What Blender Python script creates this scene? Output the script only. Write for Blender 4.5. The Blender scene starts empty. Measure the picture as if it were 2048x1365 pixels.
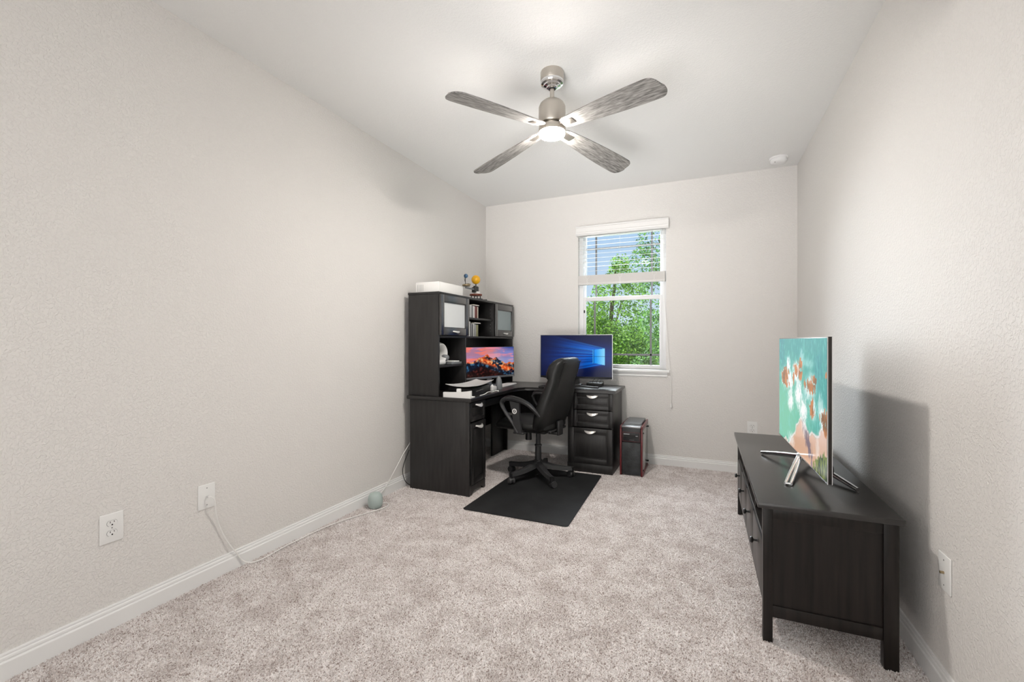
import bpy, bmesh, math, random
from mathutils import Vector, Matrix, noise
random.seed(7)
PI = math.pi
R = math.radians
SC = bpy.context.scene
ZCEIL = 2.74
FAN_LAMP = 455.0
COL = SC.collection

# ------------------------------------------------------------------ camera, world, sun, big lights, exposure
cam_d = bpy.data.cameras.new('camera'); cam = bpy.data.objects.new('camera', cam_d); COL.objects.link(cam)
cam_d.sensor_width = 36.0; cam_d.lens = 886.0 / 2048 * 36; cam_d.clip_start = 0.02; cam_d.clip_end = 200
cam.location = (0, 0, 1.205); cam.rotation_euler = (R(90), 0, R(23.378)); SC.camera = cam
SC.view_settings.view_transform = 'Standard'; SC.view_settings.look = 'None'
SC.view_settings.gamma = 1.0; SC.view_settings.use_curve_mapping = False
SC.view_settings.exposure = 0.07

world = bpy.data.worlds.new('world'); SC.world = world; world.use_nodes = True
wn = world.node_tree.nodes; wl = world.node_tree.links
bg = wn['Background']; bg.inputs['Strength'].default_value = 1.0
tc = wn.new('ShaderNodeTexCoord'); sp = wn.new('ShaderNodeSeparateXYZ'); cr = wn.new('ShaderNodeValToRGB')
wl.new(tc.outputs['Generated'], sp.inputs[0]); wl.new(sp.outputs['Z'], cr.inputs[0]); wl.new(cr.outputs[0], bg.inputs['Color'])
cr.color_ramp.elements[0].position = 0.0; cr.color_ramp.elements[0].color = (0.66, 0.76, 0.88, 1)
cr.color_ramp.elements[1].position = 0.55; cr.color_ramp.elements[1].color = (0.30, 0.50, 0.85, 1)
e_ = cr.color_ramp.elements.new(0.22); e_.color = (0.46, 0.64, 0.88, 1)


def light(name, kind, loc, rot, energy, color, **kw):
    d = bpy.data.lights.new(name, kind); d.energy = energy; d.color = color
    for k, v in kw.items(): setattr(d, k, v)
    o = bpy.data.objects.new(name, d); COL.objects.link(o); o.location = loc; o.rotation_euler = rot
    return o


def aim(o, target):
    o.rotation_euler = (Vector(target) - o.location).to_track_quat('-Z', 'Y').to_euler()


# sun behind the house lights the side of the trees that faces the window
sun = light('sun', 'SUN', (0, 0, 10), (0, 0, 0), 3.6, (1.0, 0.96, 0.9), angle=R(1.0)); aim(sun, (1.5, 5.2, 10 - 7.5))
# the bright half of the sky in front of the window
skyglow = light('sky_daylight', 'SUN', (-2, 9, 6), (0, 0, 0), 21.0, (0.90, 0.95, 1.0), angle=R(64)); aim(skyglow, (-1.25, 7.2, 6 - 0.95))
# unseen fill lamp added behind the camera to brighten the room
rear_fill = light('added_rear_fill', 'AREA', (-0.75, -0.86, 1.35), (R(92), 0, 0), 24.0, (1.0, 0.985, 0.965), shape='RECTANGLE', size=2.6, size_y=2.2)
# added out-of-view lamp aimed upward to lift the ceiling brightness
ceiling_fill = light('added_ceiling_fill', 'AREA', (-0.65, -0.40, 0.60), (0, 0, 0), 10.5, (1.0, 0.99, 0.975), shape='DISK', size=1.3, spread=R(52)); aim(ceiling_fill, (-0.8, 4.0, ZCEIL))


# ------------------------------------------------------------------ materials
def lin(c): return tuple(((x / 12.92) if x <= 0.04045 else ((x + 0.055) / 1.055) ** 2.4) for x in c)
def rgb(r, g, b): return lin((r / 255, g / 255, b / 255))


def mat(name, color, rough=0.5, metal=0.0, spec=0.5, coat=0.0, bump=None, vary=None, emit=None, coat_rough=0.1, sheen=0):
    """bump=(scale,strength,distance,detail); vary=(scale, dark factor, light factor)"""
    m = bpy.data.materials.new(name); m.use_nodes = True
    nt = m.node_tree; p = nt.nodes['Principled BSDF']
    p.inputs['Base Color'].default_value = (*color, 1); p.inputs['Roughness'].default_value = rough
    p.inputs['Metallic'].default_value = metal; p.inputs['Specular IOR Level'].default_value = spec
    p.inputs['Coat Weight'].default_value = coat; p.inputs['Coat Roughness'].default_value = coat_rough
    if sheen: p.inputs['Sheen Weight'].default_value = sheen
    if emit:
        p.inputs['Emission Color'].default_value = (*emit[0], 1); p.inputs['Emission Strength'].default_value = emit[1]
    t = nt.nodes.new('ShaderNodeTexCoord')
    if bump:
        n = nt.nodes.new('ShaderNodeTexNoise'); n.inputs['Scale'].default_value = bump[0]; n.inputs['Detail'].default_value = bump[3] if len(bump) > 3 else 3
        b = nt.nodes.new('ShaderNodeBump'); b.inputs['Strength'].default_value = bump[1]; b.inputs['Distance'].default_value = bump[2]
        nt.links.new(t.outputs['Object'], n.inputs['Vector']); nt.links.new(n.outputs['Fac'], b.inputs['Height']); nt.links.new(b.outputs['Normal'], p.inputs['Normal'])
    if vary:
        n = nt.nodes.new('ShaderNodeTexNoise'); n.inputs['Scale'].default_value = vary[0]; n.inputs['Detail'].default_value = 4
        mp = nt.nodes.new('ShaderNodeMapping')
        if len(vary) > 3: mp.inputs['Scale'].default_value = vary[3]
        r = nt.nodes.new('ShaderNodeValToRGB')
        r.color_ramp.elements[0].position = 0.3; r.color_ramp.elements[1].position = 0.7
        r.color_ramp.elements[0].color = (*[c * vary[1] for c in color], 1); r.color_ramp.elements[1].color = (*[min(1, c * vary[2]) for c in color], 1)
        nt.links.new(t.outputs['Object'], mp.inputs['Vector']); nt.links.new(mp.outputs[0], n.inputs['Vector'])
        nt.links.new(n.outputs['Fac'], r.inputs['Fac']); nt.links.new(r.outputs['Color'], p.inputs['Base Color'])
    return m


M = {}
WALLC = (0.79, 0.768, 0.745)


def wall_mat(name, col, s=0.35):
    m = mat(name, col, 0.62, spec=0.25)
    nt = m.node_tree; p = nt.nodes['Principled BSDF']
    t = nt.nodes.new('ShaderNodeTexCoord')
    n1 = nt.nodes.new('ShaderNodeTexNoise'); n1.inputs['Scale'].default_value = 95; n1.inputs['Detail'].default_value = 2; n1.inputs['Distortion'].default_value = 0.6
    r1 = nt.nodes.new('ShaderNodeValToRGB'); r1.color_ramp.elements[0].position = 0.46; r1.color_ramp.elements[1].position = 0.60
    b = nt.nodes.new('ShaderNodeBump'); b.inputs['Strength'].default_value = s; b.inputs['Distance'].default_value = 0.0022
    nt.links.new(t.outputs['Object'], n1.inputs['Vector']); nt.links.new(n1.outputs['Fac'], r1.inputs['Fac'])
    nt.links.new(r1.outputs['Color'], b.inputs['Height']); nt.links.new(b.outputs['Normal'], p.inputs['Normal'])
    return m


M['wall'] = wall_mat('wall_paint', WALLC, 0.6)
M['ceil'] = wall_mat('ceiling_paint', (0.88, 0.88, 0.87), 0.3)
M['trim'] = mat('trim_white', (0.87, 0.87, 0.865), 0.3)
M['wood'] = mat('espresso_wood', (0.0125, 0.0115, 0.0115), 0.40, spec=0.55, bump=(60, 0.12, 0.001, 5), vary=(7, 0.6, 1.7, (6, 6, 0.6)))
M['doorwood'] = mat('espresso_door', (0.0125, 0.0115, 0.0115), 0.27, spec=0.9, coat=0.5, coat_rough=0.2)
M['woodtop'] = mat('espresso_wood_top', (0.0135, 0.0125, 0.0125), 0.30, spec=0.6, bump=(40, 0.05, 0.001, 4))
M['console'] = mat('black_brown_stain', (0.0095, 0.0072, 0.0062), 0.34, spec=0.34, bump=(70, 0.12, 0.001, 5), vary=(6, 0.55, 2.0, (9, 9, 0.5)))
M['consoletop'] = mat('black_brown_stain_top', (0.016, 0.0145, 0.014), 0.27, spec=0.75, bump=(60, 0.05, 0.001, 5))
M['nickel'] = mat('brushed_nickel', (0.56, 0.52, 0.47), 0.36, metal=1.0, bump=(300, 0.04, 0.001))
M['tvedge'] = mat('dark_brushed_edge', (0.05, 0.045, 0.042), 0.3, metal=0.8)
M['chrome'] = mat('chrome', (0.78, 0.78, 0.79), 0.09, metal=1.0)
M['pull'] = mat('satin_pull', (0.78, 0.76, 0.73), 0.38, metal=0.45)
M['blade'] = mat('weathered_wood', (0.235, 0.225, 0.215), 0.6, spec=0.3, bump=(80, 0.2, 0.001, 6), vary=(9, 0.45, 1.6, (2.0, 14, 14)))
M['bladeedge'] = mat('blade_dark', (0.09, 0.085, 0.08), 0.6)
M['plastic'] = mat('black_plastic', (0.013, 0.013, 0.014), 0.38, spec=0.5)
M['plastic2'] = mat('charcoal_plastic', (0.035, 0.035, 0.037), 0.45)
M['leather'] = mat('black_leather', (0.007, 0.007, 0.007), 0.46, spec=0.4, bump=(180, 0.3, 0.001, 4))
M['white'] = mat('white_plastic', (0.80, 0.80, 0.79), 0.35)
M['paper'] = mat('white_card', (0.83, 0.82, 0.80), 0.6)
M['plate'] = mat('wall_plate_white', (0.86, 0.86, 0.85), 0.3)
M['slot'] = mat('dark_slot', (0.01, 0.01, 0.01), 0.6)
M['slotgrey'] = mat('grey_slot', (0.25, 0.25, 0.25), 0.6)
M['vinyl'] = mat('window_vinyl', (0.84, 0.84, 0.85), 0.35)
M['muntin'] = mat('grey_muntin', (0.20, 0.20, 0.21), 0.5)
M['slat'] = mat('blind_slat', (0.84, 0.83, 0.82), 0.4)
M['slatstack'] = mat('blind_stack', (0.72, 0.70, 0.68), 0.5)
M['cordm'] = mat('white_cord', (0.88, 0.87, 0.85), 0.5)
M['blackcord'] = mat('black_cord', (0.01, 0.01, 0.01), 0.5)
M['teal'] = mat('pale_sage_plastic', (0.42, 0.50, 0.48), 0.45)
M['mat'] = mat('charcoal_mat', (0.012, 0.0125, 0.0135), 0.72, spec=0.35, bump=(160, 0.5, 0.002, 5), vary=(5, 0.7, 1.6))
M['red'] = mat('dark_red_metal', (0.13, 0.012, 0.017), 0.35, coat=0.3)
M['pcblack'] = mat('case_black', (0.018, 0.019, 0.021), 0.35)
M['pcmesh'] = mat('case_mesh', (0.022, 0.024, 0.026), 0.5, bump=(90, 0.6, 0.003, 4), vary=(14, 0.5, 2.2))
M['smoked'] = mat('smoked_panel', (0.10, 0.098, 0.09), 0.12, spec=0.9, coat=0.6)
M['sunball'] = mat('yellow_ball', (0.90, 0.46, 0.015), 0.35, vary=(14, 0.72, 1.1))
M['earth'] = mat('blue_ball', (0.03, 0.07, 0.13), 0.3, vary=(30, 0.5, 3.0))
M['gear'] = mat('gear_black', (0.02, 0.019, 0.018), 0.4)
M['brass'] = mat('gear_brass', (0.35, 0.27, 0.16), 0.35, metal=0.8)
M['brick'] = mat('gear_redbrown', (0.22, 0.055, 0.03), 0.5)
M['greycase'] = mat('grey_plastic', (0.20, 0.21, 0.22), 0.4)
M['bezel'] = mat('silver_bezel', (0.42, 0.43, 0.45), 0.3, metal=0.9)
M['darkbezel'] = mat('dark_bezel', (0.02, 0.022, 0.026), 0.3)
M['bark'] = mat('bark', (0.09, 0.065, 0.05), 0.9, bump=(20, 0.5, 0.02, 6))
M['lawn'] = mat('lawn', (0.07, 0.13, 0.03), 0.9, vary=(2, 0.6, 1.3))


def carpet():
    m = mat('carpet_pile', (0.5, 0.42, 0.38), 0.95, spec=0.05, sheen=0.25)
    nt = m.node_tree; p = nt.nodes['Principled BSDF']; N = nt.nodes.new; L = nt.links.new
    t = N('ShaderNodeTexCoord')
    n1 = N('ShaderNodeTexNoise'); n1.inputs['Scale'].default_value = 140; n1.inputs['Detail'].default_value = 4; n1.inputs['Roughness'].default_value = 0.65
    n2 = N('ShaderNodeTexNoise'); n2.inputs['Scale'].default_value = 4.0; n2.inputs['Detail'].default_value = 4; n2.inputs['Distortion'].default_value = 0.5
    n3 = N('ShaderNodeTexVoronoi'); n3.inputs['Scale'].default_value = 210
    for n in (n1, n2, n3): L(t.outputs['Object'], n.inputs['Vector'])
    r1 = N('ShaderNodeValToRGB'); c = r1.color_ramp
    c.elements[0].position = 0.39; c.elements[0].color = (0.20, 0.145, 0.125, 1)
    c.elements[1].position = 0.57; c.elements[1].color = (0.95, 0.905, 0.895, 1)
    e = c.elements.new(0.465); e.color = (0.68, 0.62, 0.60, 1)
    L(n1.outputs['Fac'], r1.inputs['Fac'])
    r2 = N('ShaderNodeValToRGB'); r2.color_ramp.elements[0].position = 0.38; r2.color_ramp.elements[0].color = (0.86, 0.83, 0.81, 1)
    r2.color_ramp.elements[1].position = 0.58; r2.color_ramp.elements[1].color = (1, 1, 1, 1)
    L(n2.outputs['Fac'], r2.inputs['Fac'])
    mx = N('ShaderNodeMix'); mx.data_type = 'RGBA'; mx.blend_type = 'MULTIPLY'; mx.inputs['Factor'].default_value = 1.0
    L(r1.outputs['Color'], mx.inputs[6]); L(r2.outputs['Color'], mx.inputs[7]); L(mx.outputs[2], p.inputs['Base Color'])
    ad = N('ShaderNodeMath'); ad.operation = 'SUBTRACT'; L(n1.outputs['Fac'], ad.inputs[0]); L(n3.outputs['Distance'], ad.inputs[1])
    b = N('ShaderNodeBump'); b.inputs['Strength'].default_value = 0.9; b.inputs['Distance'].default_value = 0.007
    L(ad.outputs[0], b.inputs['Height']); L(b.outputs['Normal'], p.inputs['Normal'])
    return m


M['carpet'] = carpet()


def pile_mat():
    m = mat('carpet_tufts', (0.6, 0.52, 0.48), 0.95, spec=0.04, sheen=0.15)
    nt = m.node_tree; p = nt.nodes['Principled BSDF']; N = nt.nodes.new; L = nt.links.new
    oi = N('ShaderNodeObjectInfo'); r1 = N('ShaderNodeValToRGB'); c = r1.color_ramp
    c.elements[0].position = 0.0; c.elements[0].color = (0.37, 0.300, 0.275, 1)
    c.elements[1].position = 1.0; c.elements[1].color = (0.94, 0.91, 0.905, 1)
    e = c.elements.new(0.22); e.color = (0.68, 0.62, 0.60, 1)
    L(oi.outputs['Random'], r1.inputs['Fac'])
    g = N('ShaderNodeNewGeometry'); n2 = N('ShaderNodeTexNoise'); n2.inputs['Scale'].default_value = 7.0; n2.inputs['Detail'].default_value = 5; n2.inputs['Roughness'].default_value = 0.62; n2.inputs['Distortion'].default_value = 0.4
    L(g.outputs['Position'], n2.inputs['Vector'])
    r2 = N('ShaderNodeValToRGB'); r2.color_ramp.elements[0].position = 0.36; r2.color_ramp.elements[0].color = (0.82, 0.795, 0.785, 1)
    r2.color_ramp.elements[1].position = 0.58; r2.color_ramp.elements[1].color = (1.0, 1.0, 1.0, 1)
    L(n2.outputs['Fac'], r2.inputs['Fac'])
    mx = N('ShaderNodeMix'); mx.data_type = 'RGBA'; mx.blend_type = 'MULTIPLY'; mx.inputs['Factor'].default_value = 1.0
    L(r1.outputs['Color'], mx.inputs[6]); L(r2.outputs['Color'], mx.inputs[7]); L(mx.outputs[2], p.inputs['Base Color'])
    return m


M['pile'] = pile_mat()


def glass_mat(name, tint, refl):
    m = bpy.data.materials.new(name); m.use_nodes = True; nt = m.node_tree; nt.nodes.clear()
    o = nt.nodes.new('ShaderNodeOutputMaterial'); tr = nt.nodes.new('ShaderNodeBsdfTransparent'); gl = nt.nodes.new('ShaderNodeBsdfGlossy')
    mx = nt.nodes.new('ShaderNodeMixShader'); tr.inputs['Color'].default_value = (*tint, 1); gl.inputs['Roughness'].default_value = 0.02
    mx.inputs['Fac'].default_value = refl
    nt.links.new(tr.outputs[0], mx.inputs[1]); nt.links.new(gl.outputs[0], mx.inputs[2]); nt.links.new(mx.outputs[0], o.inputs['Surface'])
    return m


M['glass'] = glass_mat('window_glass', (0.97, 0.985, 0.98), 0.008)


def ribbed(name, col):
    m = mat(name, col, 0.28, spec=0.8)
    nt = m.node_tree; p = nt.nodes['Principled BSDF']; t = nt.nodes.new('ShaderNodeTexCoord')
    w = nt.nodes.new('ShaderNodeTexWave'); w.bands_direction = 'Y'; w.inputs['Scale'].default_value = 26; w.inputs['Distortion'].default_value = 0.3
    b = nt.nodes.new('ShaderNodeBump'); b.inputs['Strength'].default_value = 0.35; b.inputs['Distance'].default_value = 0.002
    nt.links.new(t.outputs['Object'], w.inputs['Vector']); nt.links.new(w.outputs['Fac'], b.inputs['Height']); nt.links.new(b.outputs['Normal'], p.inputs['Normal'])
    r = nt.nodes.new('ShaderNodeValToRGB'); r.color_ramp.elements[0].color = (*[c * 0.8 for c in col], 1); r.color_ramp.elements[1].color = (*col, 1)
    nt.links.new(w.outputs['Fac'], r.inputs['Fac']); nt.links.new(r.outputs['Color'], p.inputs['Base Color'])
    return m


M['ribglass'] = ribbed('frosted_ribbed_glass', (0.30, 0.37, 0.385))
M['ribglass2'] = ribbed('frosted_ribbed_glass_contents_and_reflection', (0.76, 0.78, 0.78))  # left door: white contents and the bright reflection both put into the glass colour


def leaf_mat(name, dark, light_):
    m = bpy.data.materials.new(name); m.use_nodes = True; nt = m.node_tree; nt.nodes.clear(); N = nt.nodes.new; L = nt.links.new
    o = N('ShaderNodeOutputMaterial'); d = N('ShaderNodeBsdfDiffuse'); tl = N('ShaderNodeBsdfTranslucent'); mx = N('ShaderNodeMixShader'); mx.inputs['Fac'].default_value = 0.22
    g = N('ShaderNodeNewGeometry'); r = N('ShaderNodeValToRGB'); r.color_ramp.elements[0].color = (*dark, 1); r.color_ramp.elements[1].color = (*light_, 1)
    L(g.outputs['Random Per Island'], r.inputs['Fac']); L(r.outputs['Color'], d.inputs['Color']); L(r.outputs['Color'], tl.inputs['Color'])
    gl = N('ShaderNodeBsdfGlossy'); gl.inputs['Roughness'].default_value = 0.45; m2 = N('ShaderNodeMixShader'); m2.inputs['Fac'].default_value = 0.06
    L(d.outputs[0], mx.inputs[1]); L(tl.outputs[0], mx.inputs[2]); L(mx.outputs[0], m2.inputs[1]); L(gl.outputs[0], m2.inputs[2]); L(m2.outputs[0], o.inputs['Surface'])
    return m


def screen_mat(name, strength):
    m = mat(name, (0.004, 0.004, 0.004), 0.18, spec=0.22); nt = m.node_tree; p = nt.nodes['Principled BSDF']
    a = nt.nodes.new('ShaderNodeAttribute'); a.attribute_name = 'Col'; nt.links.new(a.outputs['Color'], p.inputs['Emission Color'])
    p.inputs['Emission Strength'].default_value = strength
    return m


# ------------------------------------------------------------------ mesh helpers
def wm(o):
    m = o.matrix_basis.copy()
    while o.parent: o = o.parent; m = o.matrix_basis @ m
    return m


class G:
    def __init__(s): s.bm = bmesh.new()

    def box(s, x0, x1, y0, y1, z0, z1, bev=0.0, seg=2, rot=None):
        x0, x1 = min(x0, x1), max(x0, x1); y0, y1 = min(y0, y1), max(y0, y1); z0, z1 = min(z0, z1), max(z0, z1)
        v = [s.bm.verts.new(p) for p in ((x0, y0, z0), (x1, y0, z0), (x1, y1, z0), (x0, y1, z0), (x0, y0, z1), (x1, y0, z1), (x1, y1, z1), (x0, y1, z1))]
        fs = [s.bm.faces.new([v[i] for i in q]) for q in ((3, 2, 1, 0), (4, 5, 6, 7), (0, 1, 5, 4), (1, 2, 6, 5), (2, 3, 7, 6), (3, 0, 4, 7))]
        if rot is not None:
            bmesh.ops.transform(s.bm, matrix=rot, verts=v)
        if bev > 0:
            es = list({e for f in fs for e in f.edges})
            bmesh.ops.bevel(s.bm, geom=es, offset=bev, segments=seg, profile=0.5, affect='EDGES', clamp_overlap=True)
        return s

    def prism(s, poly, a, b, axis='z'):
        def mk(p, t):
            return {'z': (p[0], p[1], t), 'x': (t, p[0], p[1]), 'y': (p[0], t, p[1])}[axis]
        va = [s.bm.verts.new(mk(p, a)) for p in poly]; vb = [s.bm.verts.new(mk(p, b)) for p in poly]
        n = len(poly); fs = [s.bm.faces.new(va), s.bm.faces.new(vb[::-1])]
        for i in range(n): fs.append(s.bm.faces.new((va[i], vb[i], vb[(i + 1) % n], va[(i + 1) % n])))
        return s

    def lathe(s, prof, c=(0, 0, 0), seg=32, mtx=None):
        rings = []; c = Vector(c); allv = []
        for r, z in prof:
            if r < 1e-6: ring = [s.bm.verts.new((0, 0, z))]
            else: ring = [s.bm.verts.new((r * math.cos(2 * PI * i / seg), r * math.sin(2 * PI * i / seg), z)) for i in range(seg)]
            rings.append(ring); allv += ring
        for a, b in zip(rings, rings[1:]):
            if len(a) == 1 and len(b) == 1: continue
            for i in range(seg):
                j = (i + 1) % seg
                if len(a) == 1: s.bm.faces.new((a[0], b[j], b[i]))
                elif len(b) == 1: s.bm.faces.new((a[i], a[j], b[0]))
                else: s.bm.faces.new((a[i], a[j], b[j], b[i]))
        for ring in (rings[0], rings[-1]):
            if len(ring) > 1: s.bm.faces.new(ring)
        m = Matrix.Translation(c) @ (mtx if mtx is not None else Matrix.Identity(4))
        bmesh.ops.transform(s.bm, matrix=m, verts=allv)
        return s

    def cyl(s, p0, p1, r0, r1=None, seg=20):
        p0 = Vector(p0); p1 = Vector(p1); d = p1 - p0; r1 = r0 if r1 is None else r1
        return s.lathe([(r0, 0), (r1, d.length)], p0, seg, d.to_track_quat('Z', 'Y').to_matrix().to_4x4())

    def tube(s, pts, r, seg=8, sub=0, sq=None):
        pts = [Vector(p) for p in pts]
        for _ in range(sub):
            q = [pts[0]]
            for a, b in zip(pts, pts[1:]): q += [a * 0.75 + b * 0.25, a * 0.25 + b * 0.75]
            q.append(pts[-1]); pts = q
        rs = r if isinstance(r, (list, tuple)) else None
        rings = []; n = len(pts); up = None
        for i, p in enumerate(pts):
            t = (pts[min(i + 1, n - 1)] - pts[max(i - 1, 0)]).normalized()
            if up is None:
                up = Vector((0, 0, 1)) if abs(t.z) < 0.9 else Vector((0, 1, 0))
            a = t.cross(up).normalized(); b = a.cross(t).normalized(); up = b
            rr = r
            if rs:
                f = i / (n - 1) * (len(rs) - 1); k = min(int(f), len(rs) - 2); rr = rs[k] + (rs[k + 1] - rs[k]) * (f - k)
            sx, sy = sq if sq else (1, 1)
            rings.append([s.bm.verts.new(p + (a * math.cos(2 * PI * k / seg) * sx + b * math.sin(2 * PI * k / seg) * sy) * rr) for k in range(seg)])
        for a, b in zip(rings, rings[1:]):
            for k in range(seg): s.bm.faces.new((a[k], a[(k + 1) % seg], b[(k + 1) % seg], b[k]))
        s.bm.faces.new(rings[0][::-1]); s.bm.faces.new(rings[-1])
        return s

    def sphere(s, c, r, sc=(1, 1, 1), u=24, v=14):
        res = bmesh.ops.create_uvsphere(s.bm, u_segments=u, v_segments=v, radius=r)
        bmesh.ops.transform(s.bm, matrix=Matrix.Translation(Vector(c)) @ Matrix.Diagonal((*sc, 1)), verts=res['verts'])
        return s

    def obj(s, name, material, parent=None, world=True, ang=35, origin=None):
        bmesh.ops.recalc_face_normals(s.bm, faces=s.bm.faces[:])
        me = bpy.data.meshes.new(name); o = bpy.data.objects.new(name, me); COL.objects.link(o)
        if parent is not None:
            o.parent = parent
            if world: bmesh.ops.transform(s.bm, matrix=wm(parent).inverted(), verts=s.bm.verts[:])
        elif origin is not None:
            o.location = origin; bmesh.ops.transform(s.bm, matrix=Matrix.Translation(-Vector(origin)), verts=s.bm.verts[:])
        s.bm.to_mesh(me); s.bm.free()
        me.materials.append(material)
        me.shade_smooth(); me.set_sharp_from_angle(angle=R(ang))
        return o


def thing(name, label, cat, loc, rz=0.0, group=None):
    o = bpy.data.objects.new(name, None); COL.objects.link(o); o.location = loc; o.rotation_euler = (0, 0, rz)
    o.empty_display_size = 0.1
    return tag(o, label, cat, group)


def tag(o, label, cat, group=None):
    o['label'] = label; o['category'] = cat
    if group: o['group'] = group
    return o


def struct(o): o['kind'] = 'structure'; return o
def grid_screen(name, w, h, nx, ny, fn, mtx, material, parent):
    """flat picture surface in the plane spanned by mtx x (width) and z (height)"""
    verts = []; cols = []
    for j in range(ny + 1):
        for i in range(nx + 1):
            u, v = i / nx, j / ny
            verts.append(mtx @ Vector(((u - 0.5) * w, 0, (v - 0.5) * h))); cols.append(fn(u, v))
    inv = wm(parent).inverted(); verts = [inv @ v for v in verts]
    faces = [(j * (nx + 1) + i, j * (nx + 1) + i + 1, (j + 1) * (nx + 1) + i + 1, (j + 1) * (nx + 1) + i) for j in range(ny) for i in range(nx)]
    me = bpy.data.meshes.new(name); me.from_pydata(verts, [], faces)
    at = me.color_attributes.new(name='Col', type='FLOAT_COLOR', domain='POINT')
    flat = []
    for c in cols: flat += [*lin([max(0, min(1, x)) for x in c]), 1.0]
    at.data.foreach_set('color', flat)
    me.materials.append(material)
    o = bpy.data.objects.new(name, me); COL.objects.link(o); o.parent = parent
    return o


# ------------------------------------------------------------------ room shell
XL, XR, YB, YR, ZC, T = -2.283, 0.75, 4.53, -1.0, 2.74, 0.14
struct(G().box(XL - T, XR + T, YR - T, YB + T, -0.12, 0).obj('floor', M['carpet']))


def carpet_pile():
    me = bpy.data.meshes.new('carpet_pile'); x0, x1, y0, y1 = XL + 0.016, XR - 0.016, 0.45, YB - 0.016
    me.from_pydata([(x0, y0, 0.0005), (x1, y0, 0.0005), (x1, y1, 0.0005), (x0, y1, 0.0005)], [], [(0, 1, 2, 3)])
    me.materials.append(M['pile']); o = bpy.data.objects.new('carpet_pile', me); COL.objects.link(o)
    ng = bpy.data.node_groups.new('pile', 'GeometryNodeTree')
    ng.interface.new_socket('Geometry', in_out='INPUT', socket_type='NodeSocketGeometry'); ng.interface.new_socket('Geometry', in_out='OUTPUT', socket_type='NodeSocketGeometry')
    N = ng.nodes.new; L = ng.links.new
    gi, go = N('NodeGroupInput'), N('NodeGroupOutput')
    dp = N('GeometryNodeDistributePointsOnFaces'); dp.distribute_method = 'RANDOM'; dp.inputs['Density'].default_value = 44000
    ico = N('GeometryNodeMeshIcoSphere'); ico.inputs['Radius'].default_value = 1.0; ico.inputs['Subdivisions'].default_value = 1
    sm = N('GeometryNodeSetMaterial'); sm.inputs['Material'].default_value = M['pile']
    ss = N('GeometryNodeSetShadeSmooth')
    ip = N('GeometryNodeInstanceOnPoints'); rs = N('FunctionNodeRandomValue'); rs.data_type = 'FLOAT_VECTOR'
    rs.inputs[0].default_value = (0.0019, 0.0019, 0.0048); rs.inputs[1].default_value = (0.0031, 0.0031, 0.0076)
    rr = N('FunctionNodeRandomValue'); rr.data_type = 'FLOAT_VECTOR'; rr.inputs[0].default_value = (-0.85, -0.85, 0); rr.inputs[1].default_value = (0.85, 0.85, 6.28)
    jg = N('GeometryNodeJoinGeometry')
    L(gi.outputs[0], dp.inputs['Mesh']); L(ico.outputs[0], ss.inputs[0]); L(ss.outputs[0], sm.inputs['Geometry']); L(sm.outputs[0], ip.inputs['Instance'])
    L(dp.outputs['Points'], ip.inputs['Points']); L(rs.outputs[0], ip.inputs['Scale']); L(rr.outputs[0], ip.inputs['Rotation'])
    L(gi.outputs[0], jg.inputs[0]); L(ip.outputs[0], jg.inputs[0]); L(jg.outputs[0], go.inputs[0])
    md = o.modifiers.new('pile', 'NODES'); md.node_group = ng
    o['kind'] = 'stuff'; tag(o, 'light pinkish beige tufted carpet pile covering the whole floor', 'carpet')


carpet_pile()
struct(G().box(XL - T, XR + T, YR - T, YB + T, ZC, ZC + 0.12).obj('ceiling', M['ceil']))
struct(G().box(XL - T, XL, YR, YB, 0, ZC).obj('wall_left', M['wall']))
struct(G().box(XR, XR + T, YR, YB, 0, ZC).obj('wall_right', M['wall']))
WX0, WX1, WZ0, WZ1 = -1.203, -0.333, 0.925, 2.345
g = G(); g.box(XL - T, WX0, YB, YB + T, 0, ZC); g.box(WX1, XR + T, YB, YB + T, 0, ZC)
g.box(WX0, WX1, YB, YB + T, 0, WZ0); g.box(WX0, WX1, YB, YB + T, WZ1, ZC); struct(g.obj('wall_back', M['wall']))
struct(G().box(XL - T, XR + T, YR - T, YR, 0, ZC).obj('wall_front', M['wall']))

BP = [(0, 0), (0.0150, 0), (0.0150, 0.064), (0.0135, 0.067), (0.0095, 0.0685), (0.0095, 0.072), (0.0115, 0.075), (0.0105, 0.082), (0.0065, 0.085), (0.0065, 0.088), (0.0080, 0.091), (0.0065, 0.096), (0, 0.0965)]
g = G(); g.prism([(XL + a, b) for a, b in BP], YR, YB, 'y'); struct(g.obj('baseboard_left', M['trim'], ang=20))
g = G(); g.prism([(XR - a, b) for a, b in BP], YR, YB, 'y'); struct(g.obj('baseboard_right', M['trim'], ang=20))
g = G(); g.prism([(YB - a, b) for a, b in BP], XL + 0.0145, XR - 0.0145, 'x'); struct(g.obj('baseboard_back', M['trim'], ang=20))

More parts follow.
